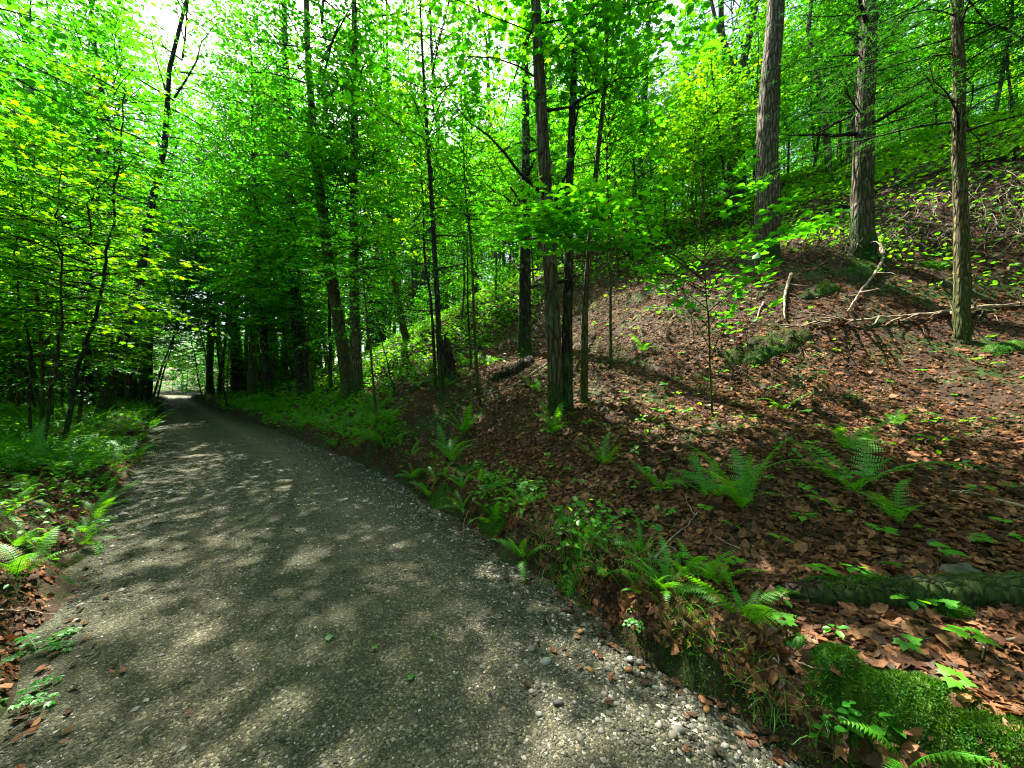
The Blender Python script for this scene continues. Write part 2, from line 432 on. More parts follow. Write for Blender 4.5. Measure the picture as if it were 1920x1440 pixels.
def ground_mat():
    m, nt, out = newmat('forest_soil')
    tc = node(nt, 'ShaderNodeTexCoord')
    n1 = node(nt, 'ShaderNodeTexNoise', i_Scale=22.0, i_Detail=8.0, i_Roughness=.75); nt.links.new(tc.outputs['Object'], n1.inputs['Vector'])
    n2 = node(nt, 'ShaderNodeTexNoise', i_Scale=1.1, i_Detail=5.0, i_Roughness=.6); nt.links.new(tc.outputs['Object'], n2.inputs['Vector'])
    v = node(nt, 'ShaderNodeTexVoronoi', i_Scale=17.0); nt.links.new(tc.outputs['Object'], v.inputs['Vector'])
    c = ramp(nt, n1.outputs[0], [(.3, (.016, .011, .007)), (.55, (.06, .036, .02)), (.75, (.14, .08, .042))])
    vs = node(nt, 'ShaderNodeSeparateColor'); nt.links.new(v.outputs['Color'], vs.inputs[0])
    c = mixc(nt, .5, c, ramp(nt, vs.outputs[0], [(0, (.25, .24, .22)), (1, (1, 1, 1))]), 'MULTIPLY')
    mf = ramp(nt, n2.outputs[0], [(.50, (0, 0, 0)), (.60, (.85, .85, .85))])
    c = mixc(nt, mf, c, (.02, .06, .008))
    bs = node(nt, 'ShaderNodeBsdfPrincipled', i_Roughness=.95); bs.inputs['Specular IOR Level'].default_value = .15
    bp = node(nt, 'ShaderNodeBump', i_Strength=1.0, i_Distance=.04); nt.links.new(n1.outputs[0], bp.inputs['Height'])
    nt.links.new(c, bs.inputs['Base Color']); nt.links.new(bp.outputs[0], bs.inputs['Normal']); nt.links.new(bs.outputs[0], out.inputs[0])
    return m
M['soil'] = ground_mat()
def road_mat():
    m, nt, out = newmat('gravel_road')
    tc = node(nt, 'ShaderNodeTexCoord')
    v = node(nt, 'ShaderNodeTexVoronoi', i_Scale=84.0, i_Randomness=1.0); nt.links.new(tc.outputs['Object'], v.inputs['Vector'])
    v2 = node(nt, 'ShaderNodeTexVoronoi', i_Scale=170.0); nt.links.new(tc.outputs['Object'], v2.inputs['Vector'])
    n2 = node(nt, 'ShaderNodeTexNoise', i_Scale=.9, i_Detail=6.0, i_Roughness=.6); nt.links.new(tc.outputs['Object'], n2.inputs['Vector'])
    sp = node(nt, 'ShaderNodeSeparateColor'); nt.links.new(v.outputs['Color'], sp.inputs[0])
    c = ramp(nt, sp.outputs[0], [(0, (0.014, 0.016, 0.009)), (.45, (0.052, 0.053, 0.035)), (.8, (0.112, 0.107, 0.075)), (1, (0.408, 0.364, 0.286))])
    sp2 = node(nt, 'ShaderNodeSeparateColor'); nt.links.new(v2.outputs['Color'], sp2.inputs[0])
    c2 = ramp(nt, sp2.outputs[0], [(0, (0.019, 0.021, 0.013)), (1, (0.136, 0.125, 0.091))])
    c = mixc(nt, .45, c, c2)
    c = mixc(nt, ramp(nt, n2.outputs[0], [(.35, (0, 0, 0)), (.7, (.6, .6, .6))]), c, (.056, .053, .036))
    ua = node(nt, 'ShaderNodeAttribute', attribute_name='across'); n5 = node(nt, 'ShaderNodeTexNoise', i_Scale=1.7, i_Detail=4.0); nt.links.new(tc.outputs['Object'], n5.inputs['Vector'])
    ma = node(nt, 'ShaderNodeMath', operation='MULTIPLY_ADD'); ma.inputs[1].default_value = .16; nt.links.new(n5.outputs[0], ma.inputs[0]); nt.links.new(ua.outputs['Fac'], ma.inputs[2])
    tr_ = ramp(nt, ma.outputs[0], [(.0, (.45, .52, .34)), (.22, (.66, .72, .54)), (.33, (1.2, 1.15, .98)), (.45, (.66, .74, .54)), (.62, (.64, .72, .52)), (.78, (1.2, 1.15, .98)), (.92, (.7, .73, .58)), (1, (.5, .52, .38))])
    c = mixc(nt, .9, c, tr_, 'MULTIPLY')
    bs = node(nt, 'ShaderNodeBsdfPrincipled', i_Roughness=.9); bs.inputs['Specular IOR Level'].default_value = .2
    bp = node(nt, 'ShaderNodeBump', i_Strength=.9, i_Distance=.012, invert=True); nt.links.new(v.outputs['Distance'], bp.inputs['Height'])
    bp2 = node(nt, 'ShaderNodeBump', i_Strength=.6, i_Distance=.006, invert=True); nt.links.new(v2.outputs['Distance'], bp2.inputs['Height']); nt.links.new(bp.outputs[0], bp2.inputs['Normal'])
    nt.links.new(c, bs.inputs['Base Color']); nt.links.new(bp2.outputs[0], bs.inputs['Normal']); nt.links.new(bs.outputs[0], out.inputs[0])
    return m
M['road'] = road_mat()
def stone_mat(name, stops):
    m, nt, out = newmat(name)
    g = node(nt, 'ShaderNodeNewGeometry'); oi = node(nt, 'ShaderNodeObjectInfo'); tc = node(nt, 'ShaderNodeTexCoord')
    a = node(nt, 'ShaderNodeMath', operation='ADD'); nt.links.new(g.outputs['Random Per Island'], a.inputs[0]); nt.links.new(oi.outputs['Random'], a.inputs[1])
    fr = node(nt, 'ShaderNodeMath', operation='FRACT'); nt.links.new(a.outputs[0], fr.inputs[0])
    c = ramp(nt, fr.outputs[0], stops)
    n1 = node(nt, 'ShaderNodeTexNoise', i_Scale=60.0, i_Detail=4.0); nt.links.new(tc.outputs['Object'], n1.inputs['Vector'])
    c = mixc(nt, .5, c, ramp(nt, n1.outputs[0], [(.3, (.5, .5, .5)), (.7, (1, 1, 1))]), 'MULTIPLY')
    bs = node(nt, 'ShaderNodeBsdfPrincipled', i_Roughness=.75)
    bs.inputs['Specular IOR Level'].default_value = .3
    nt.links.new(c, bs.inputs['Base Color']); nt.links.new(bs.outputs[0], out.inputs[0])
    return m
M['stone'] = stone_mat('gravel_stone', [(0, (0.030, 0.033, 0.021)), (.45, (0.082, 0.081, 0.056)), (.8, (0.156, 0.146, 0.107)), (.95, (0.326, 0.293, 0.234)), (1, (0.571, 0.507, 0.429))])
M['pebble'] = stone_mat('pebble_stone', [(0, (.035, .037, .03)), (.35, (.075, .076, .06)), (.6, (.12, .10, .068)), (.85, (.16, .15, .125)), (1, (.28, .26, .22))])
M['pebble_orange'] = stone_mat('orange_pebble', [(0, (.30, .13, .035)), (1, (.36, .18, .06))])

# ------------------------------------------------------------------ the setting: forest floor and road
def build_floor():
    th = np.concatenate([np.linspace(R(-64), R(64), 430, endpoint=False), np.linspace(R(64), R(296), 150, endpoint=False)])
    r = np.concatenate([[0.05, .4, .8], np.exp(np.linspace(math.log(1.1), math.log(60), 270)), np.exp(np.linspace(math.log(63), math.log(420), 26))])
    T, RR = np.meshgrid(th, r)
    X, Y = RR * np.sin(T), RR * np.cos(T)
    Z = ground(X, Y)
    m, n = X.shape
    i = np.arange(m - 1)[:, None] * n; j = np.arange(n)[None, :]; k = (np.arange(n) + 1)[None, :] % n
    q = np.stack([i + j, i + k, i + n + k, i + n + j], -1).reshape(-1, 4)[:, ::-1]
    b = MB(); b.add(np.stack([X, Y, Z], -1).reshape(-1, 3), q)
    c = np.array([[0, 0, gz(0, 0)]]); 
    b.add(np.vstack([np.stack([X[0], Y[0], Z[0]], -1), c]), np.stack([np.arange(n), np.full(n, n), (np.arange(n) + 1) % n], -1))
    o = link('forest_floor', b.mesh('forest_floor', [M['soil']]))
    tag(o, 'brown leaf-covered woodland ground rising to a slope beside the road', None, None, 'structure')
build_floor()

def resample(P, n):
    P = np.asarray(P); d = np.concatenate([[0], np.cumsum(np.linalg.norm(np.diff(P, axis=0), axis=1))])
    return d, P
def road_z(x, y):
    dl, dr = road_d(x, y)
    w = np.maximum(-dl - 0, 0); v = np.maximum(-dr, 0)
    u = np.clip(w / (w + v + 1e-6), 0, 1)
    crown = 0.045 * (1 - (2 * u - 1) ** 2) - .018 * (np.exp(-((u - .25) / .08) ** 2) + np.exp(-((u - .72) / .08) ** 2))
    return crown + .008 * fbm(x * 1.5, y * 1.5, 3, 77) + .004 * fbm(x * 9, y * 9, 2, 78)
def build_road():
    n = len(LP)
    # match stations by arc length between the two edges
    def arc(P):
        return np.concatenate([[0], np.cumsum(np.linalg.norm(np.diff(P, axis=0), axis=1))])
    ts = np.concatenate([np.linspace(0, 40, 300, endpoint=False), np.linspace(40, 230, 260)])
    aL, aR = arc(LP), arc(RP)
    Ls = np.stack([np.interp(ts * aL[-1] / 230, aL, LP[:, i]) for i in range(2)], 1)
    # right stations: nearest point on the right edge line
    dens = np.stack([np.interp(np.linspace(0, aR[-1], 6000), aR, RP[:, i]) for i in range(2)], 1)
    idx = np.array([np.argmin(((dens - p) ** 2).sum(1)) for p in Ls]); idx = np.maximum.accumulate(idx)
    Rs = dens[idx]
    u = np.linspace(-.10, 1.10, 56)
    P = Ls[:, None, :] * (1 - u[None, :, None]) + Rs[:, None, :] * u[None, :, None]
    X, Y = P[..., 0], P[..., 1]
    Z = road_z(X.ravel(), Y.ravel()).reshape(X.shape)
    edge = np.maximum(np.abs(u - .5) - .5, 0)
    Z = Z - edge[None, :] * .3
    m, k = X.shape
    i = np.arange(m - 1)[:, None] * k; j = np.arange(k - 1)[None, :]
    q = np.stack([i + j, i + j + 1, i + k + j + 1, i + k + j], -1).reshape(-1, 4)
    b = MB(); b.add(np.stack([X, Y, Z], -1).reshape(-1, 3), q)
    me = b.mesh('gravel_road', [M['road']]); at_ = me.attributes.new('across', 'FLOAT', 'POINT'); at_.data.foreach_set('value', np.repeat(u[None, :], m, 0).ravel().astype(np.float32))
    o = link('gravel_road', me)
    tag(o, 'grey gravel lane curving away into the woods', None, None, 'structure')
build_road()

# ------------------------------------------------------------------ leaf templates
def T_leaf(w=.33, fold=.06, droop=.12):
    v = np.array([[0, 0, 0], [w, .38, fold], [w * .72, .74, fold - droop * .5], [0, 1, -droop], [-w * .72, .74, fold - droop * .5], [-w, .38, fold]], float)
    return v, [np.array([[0, 1, 2, 3], [0, 3, 4, 5]])]
def T_maple():
    half = [(0, 0), (.16, -.06), (.34, .02), (.50, -.02), (.42, .18), (.62, .36), (.44, .40), (.50, .60), (.30, .52), (.22, .62), (.14, .80), (0, 1.05)]
    pts = half + [(-x, y) for x, y in half[-2:0:-1]]
    v = np.array([[x, y, -.25 * (x * x) - .10 * y * y + .03] for x, y in pts] + [[0, .36, .05]])
    n = len(pts)
    return v, [np.array([[i, (i + 1) % n, n] for i in range(n)])]
def T_maple_lo():
    pts = [(0, 0), (.46, .05), (.30, .30), (.5, .62), (.16, .58), (0, 1.05), (-.16, .58), (-.5, .62), (-.30, .30), (-.46, .05)]
    v = np.array([[x, y, -.2 * x * x - .12 * y * y + .02] for x, y in pts] + [[0, .36, .04]])
    n = len(pts)
    return v, [np.array([[i, (i + 1) % n, n] for i in range(n)])]
def T_curl():
    v = np.array([[0, 0, .10], [.30, .30, .17], [.24, .74, .05], [.02, 1.05, .20], [-.22, .72, .14], [-.30, .36, .03]], float)
    return v, [np.array([[0, 1, 2, 3], [0, 3, 4, 5]])]
def T_needle(): 
    v = np.array([[0, 0, 0], [.13, .45, 0], [0, 1, -.04], [-.13, .45, 0]], float)
    return v, [np.array([[0, 1, 2, 3]])]
TL, TM, TML, TC, TN = T_leaf(), T_maple(), T_maple_lo(), T_curl(), T_needle()
TBEECH = T_leaf(.28, .04, .10)

def unit(v): return v / (np.linalg.norm(v, axis=-1, keepdims=True) + 1e-9)

# ------------------------------------------------------------------ crowns
def crown_mesh(name, seed, H, Rr, nb, leaf, tmpl, mats, prof, elev, twig_step=.22, leaf_step=.085, droop=.25, twig_k=.42, jit=.35, bare=.22, start=0.0, tw_sides=3):
    g = np.random.default_rng(seed); b = MB()
    pos, dr, nr, ln = [], [], [], []
    for i in range(nb):
        t = start + (1 - start) * ((i + g.random()) / nb)
        az = i * 2.39996 + g.normal() * .4
        L = Rr * prof(t) * g.uniform(.65, 1.12)
        if L < .25: L = .25
        e = R(elev(t)) + g.normal() * .14
        d0 = np.array([math.cos(az) * math.cos(e), math.sin(az) * math.cos(e), math.sin(e)])
        side = np.array([-math.sin(az), math.cos(az), 0])
        ns = 6
        s = np.linspace(0, 1, ns)
        bend = g.normal() * .18
        P = np.array([0, 0, t * H]) + L * (s[:, None] * d0 + (s ** 2)[:, None] * (bend * side + np.array([0, 0, -droop])) + .03 * np.cumsum(g.normal(size=(ns, 3)), 0) * s[:, None])
        b.tube(P, np.linspace(max(.006, L * .009), .004, ns), 4, 0, False)
        nt_ = max(3, int(L * (1 - bare) / twig_step))
        for k in range(nt_ + 1):
            u = bare + (1 - bare) * (k + g.random() * .6) / (nt_ + .5); u = min(u, 1)
            p = np.array([np.interp(u, s, P[:, c]) for c in range(3)])
            tan = unit(P[min(int(u * (ns - 1)) + 1, ns - 1)] - P[max(int(u * (ns - 1)), 0) if u < 1 else ns - 2])
            sg = 1 if k % 2 else -1
            hs = unit(np.cross(tan, [0, 0, 1.0])) * sg
            ang = R(g.uniform(35, 65)) if k < nt_ else 0
            td = unit(tan * math.cos(ang) + hs * math.sin(ang) + np.array([0, 0, g.normal() * .12]))
            tl = max(.15, L * twig_k * (1.05 - u * .75) * g.uniform(.6, 1.2))
            m = max(3, int(tl / leaf_step))
            w = (np.arange(m) + .6) / m
            tp = p + td * (w * tl)[:, None] + np.array([0, 0, -.12 * tl]) * (w ** 2)[:, None]
            b.tube(np.array([p, p + td * tl * .5 + np.array([0, 0, -.03 * tl]), tp[-1]]), [.004, .003, .0015], tw_sides, 0, False)
            perp = unit(np.cross(td, [0, 0, 1.0]))
            sgn = np.where(np.arange(m) % 2 == 0, 1, -1)[:, None]
            ld = unit(td * g.uniform(.35, .9, (m, 1)) + perp * sgn * g.uniform(.5, 1.0, (m, 1)) + g.normal(size=(m, 3)) * .18 + np.array([0, 0, -.15]))
            pos.append(tp + ld * leaf * .12); dr.append(ld); nr.append(np.array([0, 0, 1.0]) + g.normal(size=(m, 3)) * jit)
            ln.append(leaf * g.uniform(.6, 1.25, m))
    b.leaves(np.concatenate(pos), np.concatenate(dr), np.concatenate(nr), np.concatenate(ln), tmpl, 1)
    me = b.mesh(name, mats)
    me['n'] = len(np.concatenate(ln))
    return me

pr_can = lambda t: (0.55 + .9 * t - 1.35 * t * t * t) if t < 1 else .1
pr_sap = lambda t: (0.75 + .6 * t) if t < .35 else max(.12, .96 * (1 - (t - .35) / .65) ** .7)
pr_hem = lambda t: max(.08, (1 - t) ** .8)
CR = {}
for k in range(4):
    CR['canopy%d' % k] = crown_mesh('canopy_crown', 100 + k, 12, 4.7, 84, .145, TL, [M['twig'], M['canopy']], pr_can, lambda t: 4 + 54 * t, .26, .066, .22, .42, .45, .2)
for k in range(2):
    CR['open%d' % k] = crown_mesh('open_crown', 140 + k, 12, 4.4, 42, .15, TL, [M['twig'], M['canopy']], pr_can, lambda t: 8 + 48 * t, .32, .10, .2, .38, .45, .3)
for k in range(3):
    CR['mid%d' % k] = crown_mesh('layered_crown', 160 + k, 9, 3.1, 90, .135, TML, [M['twig'], M['maple' if k else 'canopy']], pr_sap, lambda t: 3 + 42 * t, .22, .072, .18, .45, .28, .15)
for k in range(3):
    CR['maple%d' % k] = crown_mesh('maple_crown', 200 + k, 5.5, 2.5, 46, .13, TML, [M['twig'], M['maple']], pr_sap, lambda t: 4 + 40 * t, .21, .085, .16, .45, .28, .15)
for k in range(3):
    CR['yellow%d' % k] = crown_mesh('yellow_maple_crown', 220 + k, 5.5, 2.6, 46, .13, TML, [M['twig'], M['yellow']], pr_sap, lambda t: 3 + 35 * t, .20, .085, .14, .45, .22, .15)
for k in range(2):
    CR['beech%d' % k] = crown_mesh('beech_crown', 240 + k, 6.0, 2.5, 60, .10, TBEECH, [M['twig'], M['canopy']], pr_sap, lambda t: 3 + 35 * t, .17, .062, .16, .45, .25, .15)
for k in range(2):
    CR['hemlock%d' % k] = crown_mesh('hemlock_crown', 260 + k, 11, 2.8, 84, .075, TN, [M['twig'], M['hemlock']], pr_hem, lambda t: 4 + 25 * t, .17, .024, .26, .36, .2, .12)
for k in range(2):
    CR['shrub%d' % k] = crown_mesh('shrub_crown', 280 + k, 1.7, 1.0, 18, .11, TL, [M['twig'], M['maple']], pr_sap, lambda t: 20 + 40 * t, .13, .07, .14, .45, .3, .1)
print('LEAVES', {k: v['n'] for k, v in CR.items()}, 'TRIS', sum(len(v.loops) - 2 * len(v.polygons) for v in CR.values()))

# generic trunk meshes (20 m canopy trunk, thin stem)
def trunk_mesh(name, pts, rad, mat, seed, sides=14, flare=.95, fh=.45):
    g = np.random.default_rng(seed); b = MB()
    pts = np.asarray(pts, float); z = pts[:, 2] - pts[0, 2]
    ph = g.uniform(0, 6.28, 3)
    nz = g.normal(size=(len(pts), sides)) * .025
    def fl(i, th):
        e = np.exp(-np.maximum(z, 0)[i] / fh)
        return 1 + flare * e * (.55 + .45 * np.cos(3 * th + ph[0]) + .25 * np.cos(5 * th + ph[1])) + .05 * np.sin(2 * th + ph[2] + z[i] * .6) + nz[i.ravel()][:, :]
    b.tube(pts, rad, sides, 0, True, flare=fl)
    return b.mesh(name, [mat])
def vert_line(Ht, wob, seed, n=26, sink=.4):
    g = np.random.default_rng(seed)
    z = np.concatenate([[-sink, 0, .08, .2, .4, .7], np.linspace(1.1, Ht, n)])
    x = np.interp(z, np.linspace(-1, Ht, 8), np.concatenate([[0], np.cumsum(g.normal(size=7) * wob)]))
    y = np.interp(z, np.linspace(-1, Ht, 8), np.concatenate([[0], np.cumsum(g.normal(size=7) * wob)]))
    x -= np.interp(0, z, x); y -= np.interp(0, z, y)
    return np.stack([x, y, z], 1)
def taper(z, Ht, r0, r1): return r0 + (r1 - r0) * np.clip(z / Ht, 0, 1) ** .9
TR = {}
for k, mt in enumerate(['bark', 'bark_grey', 'bark_dark', 'bark']):
    p = vert_line(19, .16, 300 + k); TR['big%d' % k] = (trunk_mesh('canopy_trunk', p, taper(p[:, 2], 19, .19, .03), M[mt], k), p)
for k, mt in enumerate(['bark_dark', 'bark_olive', 'bark']):
    p = vert_line(8, .10, 320 + k, 16); TR['thin%d' % k] = (trunk_mesh('thin_stem', p, taper(p[:, 2], 8, .045, .008), M[mt], 10 + k, 8, .4, .15), p)

def trunk_at(p, h):
    return np.array([np.interp(h, p[:, 2], p[:, c]) for c in range(2)] + [h])

def generic_tree(name, x, y, tr, cr, hc, s, cs, label, cat, group, lean=(0, 0), rz=None):
    root = link(name, None, None, (x, y, gz(x, y)), (lean[0], lean[1], random.uniform(0, 6.28) if rz is None else rz), s)
    tag(root, label, cat, group)
    me, p = TR[tr]
    link('trunk', me, root)
    q = trunk_at(p, hc)
    link('crown', CR[cr], root, tuple(q), (0, 0, random.uniform(0, 6.28)), cs)
    return root

def px_tree(name, label, pix, D, crown=None, hc=3.0, cs=1.0, mat='bark', top=16.0, seed=1, Y=None, sides=16, flare=1.0, group=None, fork=None, branches=0, cat='tree', cmax=None):
    """tree whose trunk follows a pixel line; depth comes from where its base meets the ground"""
    base = hit(*pix[0]) if Y is None else at(pix[0][0], pix[0][1], Y)
    Yb = base[1]
    W = [at(px, py, Yb) for px, py in pix]; W[0] = base
    W = np.array(W) - base
    if W[-1][2] < top:
        dlast = W[-1] - W[-2]; k = (top - W[-1][2])
        W = np.vstack([W, W[-1] + np.array([dlast[0] / (dlast[2] + 1e-6) * k * .35, 0, k])])
    z = np.concatenate([[-.5, 0, .06, .15, .3, .5, .8], np.linspace(1.1, W[-1][2], 34)])
    g = np.random.default_rng(seed)
    P = np.stack([np.interp(z, W[:, 2], W[:, 0]), .06 * np.cumsum(g.normal(size=len(z)) * .4), z], 1)
    ks = np.array([.25, .5, .25])
    P[1:-1, 0] = np.convolve(P[:, 0], ks, 'valid')
    P[:, 1] -= P[1, 1]
    rad = taper(z, W[-1][2], D / 2, D * .10)
    if isinstance(crown, str): crown = [(crown, hc, cs)]
    root = link(name, None, None, tuple(base)); tag(root, label, cat, group)
    tr = link('trunk', trunk_mesh('trunk', P, rad, M[mat], seed, sides, flare, max(.1, D * 1.2)), root)
    if fork:
        for (fx, fy), *rest in fork:
            pts = np.array([at(a, c, Yb) for a, c in [(fx, fy)] + rest]) - base
            b = MB(); n = 12; tt = np.linspace(0, len(pts) - 1, n)
            Q = np.stack([np.interp(tt, np.arange(len(pts)), pts[:, c]) for c in range(3)], 1)
            Q[:, 1] = np.interp(Q[:, 2], P[:, 2], P[:, 1]) if False else Q[:, 1]
            b.tube(Q, np.linspace(D * .32, D * .12, n), 10, 0, True, .02, g)
            link('limb', b.mesh('limb', [M[mat]]), tr)
    for i in range(branches):
        h = g.uniform(1.2, min(top * .6, 6)); c = np.array([np.interp(h, P[:, 2], P[:, q]) for q in range(3)])
        az = g.uniform(0, 6.28); L = g.uniform(.6, 2.0); e = g.uniform(-.1, .5); n = 7
        d = np.array([math.cos(az) * math.cos(e), math.sin(az) * math.cos(e), math.sin(e)])
        s_ = np.linspace(0, 1, n)[:, None]
        Q = c + d * L * s_ + np.cumsum(g.normal(size=(n, 3)) * .035 * L, 0) * s_
        b = MB(); b.tube(Q, np.linspace(D * .11 + .006, .003, n), 5)
        for _ in range(4):
            a0 = Q[g.integers(2, n - 1)]; dd = unit(d + g.normal(size=3) * .6) * L * .35
            b.tube(np.array([a0, a0 + dd * .5 + g.normal(size=3) * .03, a0 + dd]), [.005, .004, .002], 3)
        link('branch', b.mesh('branch', [M['twig']]), tr)
    for cn, ch, s in (crown or []):
        c = np.array([np.interp(ch, P[:, 2], P[:, q]) for q in range(3)])
        link('crown', CR[cn], root, tuple(c), (0, 0, g.uniform(0, 6.28)), s)
    return root

# ------------------------------------------------------------------ hero trees (pixel trunks)
HERO = []
def H_(*a, **k):
    HERO.append(px_tree(*a, seed=len(HERO) + 1, **k))
H_('slender_tree', 'slender olive-barked tree on the open leaf-covered slope beside the long fallen branch', [(1803, 640), (1806, 400), (1800, 200), (1798, 0)], .19, [('hemlock0', 3.0, .75), ('open1', 7, .7)], mat='bark_olive', top=15)
H_('rough_barked_tree', 'rough dark-barked tree with moss around its foot below the twig-covered bank', [(1615, 478), (1620, 300), (1625, 150), (1632, 0)], .38, [('hemlock1', 2.6, .8), ('open0', 7, .8)], mat='bark', top=17, branches=6)
H_('straight_tree', 'thick straight grey-brown tree with furrowed bark high on the slope', [(1432, 492), (1437, 300), (1442, 150), (1452, 0)], .49, [('open1', 7.5, 1.1)], mat='bark_grey', top=20)
H_('forked_tree', 'dark tree whose trunk forks into two limbs on the upper slope', [(1370, 405), (1372, 250), (1390, 140), (1418, 0)], .40, [('open0', 5.5, 1.0)], mat='bark', top=17, Y=None, fork=[[(1385, 155), (1362, 90), (1342, 40), (1325, -40)]])
H_('crooked_tree', 'thin crooked tree with pale bends in its trunk on the ridge', [(1556, 338), (1548, 200), (1530, 120), (1512, 55), (1522, -10)], .24, [('open0', 5, .85)], mat='bark_grey', top=13)
H_('ridge_tree', 'stout grey tree on the ridge behind the rough-barked trunk', [(1598, 312), (1604, 200), (1612, 60)], .42, [('canopy0', 5, .95)], mat='bark_grey', top=17)
H_('shaded_tree', 'dark straight tree with a slight lean on the mid slope', [(1188, 482), (1200, 300), (1210, 100), (1213, 0)], .36, [('open1', 6, .75)], mat='bark_dark', top=16, branches=4)
H_('twin_tree', 'scaly-barked tree in the tight clump with a fern at its foot', [(1042, 772), (1036, 600), (1026, 400), (1015, 200), (1004, 0)], .25, [('open0', 5.0, .85)], mat='bark', top=14, branches=4)
H_('clump_tree', 'second dark stem of the tight clump pressed against the scaly-barked one', [(1063, 768), (1064, 600), (1068, 350), (1078, 120)], .17, [('maple0', 6.0, .75)], mat='bark_dark', top=11, branches=3)
H_('slim_clump_tree', 'slimmest pale-streaked stem standing at the edge of the tight clump', [(1094, 752), (1098, 560), (1110, 380), (1128, 190)], .12, [('maple1', 3.6, .6)], mat='bark_olive', top=8.5)
H_('branchy_tree', 'straight dark tree with many bare side branches above a rotting log', [(984, 666), (985, 400), (986, 200), (983, 40)], .33, [('open1', 5.8, .8), ('hemlock0', 3.8, .45)], mat='bark_dark', top=15, branches=14)
H_('young_tree', 'young straight tree with dark speckled bark beside the broken stump', [(828, 752), (818, 520), (806, 340), (797, 200), (790, 60)], .135, [('maple2', 4.0, 1.0)], mat='bark_dark', top=10, branches=3)
H_('thin_tree', 'thin dark stem leaning close to the young speckled tree', [(817, 735), (806, 560), (794, 480)], .085, [('beech0', 3.0, .8)], mat='bark_dark', top=7.5)
H_('pale_sapling', 'pale thin sapling rising from the leaf litter between stump and clump', [(898, 748), (889, 600), (884, 470), (872, 360)], .075, [('maple0', 3.2, .6)], mat='bark_olive', top=6.5)
H_('bare_sapling', 'bare thin sapling with no low leaves behind the pale one', [(884, 690), (877, 580), (875, 470)], .06, [('beech1', 3.2, .6)], mat='bark_dark', top=6.5)
H_('leaning_tree', 'big leaning tree of the group at the road bend with light bark', [(652, 736), (634, 600), (612, 470), (592, 300), (578, 130)], .46, [('canopy0', 6.5, 1.1), ('mid0', 3.6, 1.0)], mat='bark_olive', top=18)
H_('upright_tree', 'big upright tree of the group at the road bend', [(671, 731), (668, 500), (666, 300), (668, 60)], .38, [('open1', 7, 1.1), ('mid2', 4.0, .9)], mat='bark', top=19)
H_('slim_tree', 'slim dark tree of the group at the road bend', [(620, 737), (614, 620), (610, 520)], .15, [('beech0', 2.6, 1.0)], mat='bark_dark', top=9)
H_('shaggy_tree', 'thick shaggy-barked tree with a spreading foot above the fern bank', [(574, 745), (562, 640), (552, 560), (546, 420), (540, 250)], .62, [('open1', 7, 1.15), ('mid1', 3.2, 1.15)], mat='bark_dark', top=20, flare=1.0)
H_('bank_tree', 'dark tree on the bank next along the road from the shaggy one', [(505, 742), (497, 660), (488, 560), (482, 400)], .40, [('hemlock0', 3.2, 1.1), ('mid0', 4, 1.2), ('canopy3', 9, 1.0)], mat='bark_dark', top=18)
H_('leafy_sapling', 'leafy thin sapling growing from the bare bank lip', [(708, 803), (697, 660), (680, 540)], .055, [('maple1', 1.9, .55)], mat='bark_olive', top=5)
H_('wispy_sapling', 'wispy leaning sapling on the fern bank', [(742, 742), (716, 640), (684, 520)], .045, [('maple2', 2.4, .6)], mat='bark_dark', top=5.5)
H_('sunlit_tree', 'bent tree standing in the sunlit green hillside clearing', [(764, 642), (752, 590), (738, 520), (732, 400)], .32, [('yellow0', 4, 1.3)], mat='bark_olive', top=16)
H_('bent_maple', 'thin dark maple leaning towards the road among the ferns on the flat side', [(122, 842), (150, 700), (196, 540), (226, 370), (236, 250)], .085, [('yellow0', 2.3, .9), ('maple1', 5.0, .7)], mat='bark_dark', top=7)
H_('upright_sapling', 'upright thin sapling next to the bent maple', [(92, 848), (98, 700), (101, 600)], .055, [('maple0', 2.2, .7)], mat='bark_dark', top=5.5)
H_('twin_sapling', 'dark forked sapling in the ferns on the flat side of the road', [(47, 842), (44, 720), (33, 640)], .055, [('yellow1', 2.3, .75)], mat='bark_dark', top=5.5)
H_('roadside_tree', 'dark trunk close to the left verge where the road narrows', [(280, 752), (284, 660), (288, 560), (296, 470)], .34, [('yellow1', 3.6, 1.2), ('canopy1', 6, 1.0)], mat='bark_dark', top=16)
H_('leaning_roadside_tree', 'pale mossy trunk leaning away behind the roadside tree', [(264, 750), (246, 690), (222, 640), (205, 560)], .34, [('mid2', 4, 1.1)], mat='bark_olive', top=14)
H_('dark_pole_tree', 'straight black-looking pole tree deep in the flat woods', [(214, 750), (213, 690), (213, 600)], .2, [('hemlock1', 3.4, .8)], mat='bark_dark', top=13)

# ------------------------------------------------------------------ background forest
placed = [tuple(o.location)[:2] for o in HERO]
def free(x, y, dmin):
    return all((x - a) ** 2 + (y - b) ** 2 > dmin * dmin for a, b in placed)
def in_view_px(x, y, z):
    return (CX + FPX * x / y, CY - FPX * (z - CAMZ) / y) if y > .5 else (-9999, 0)
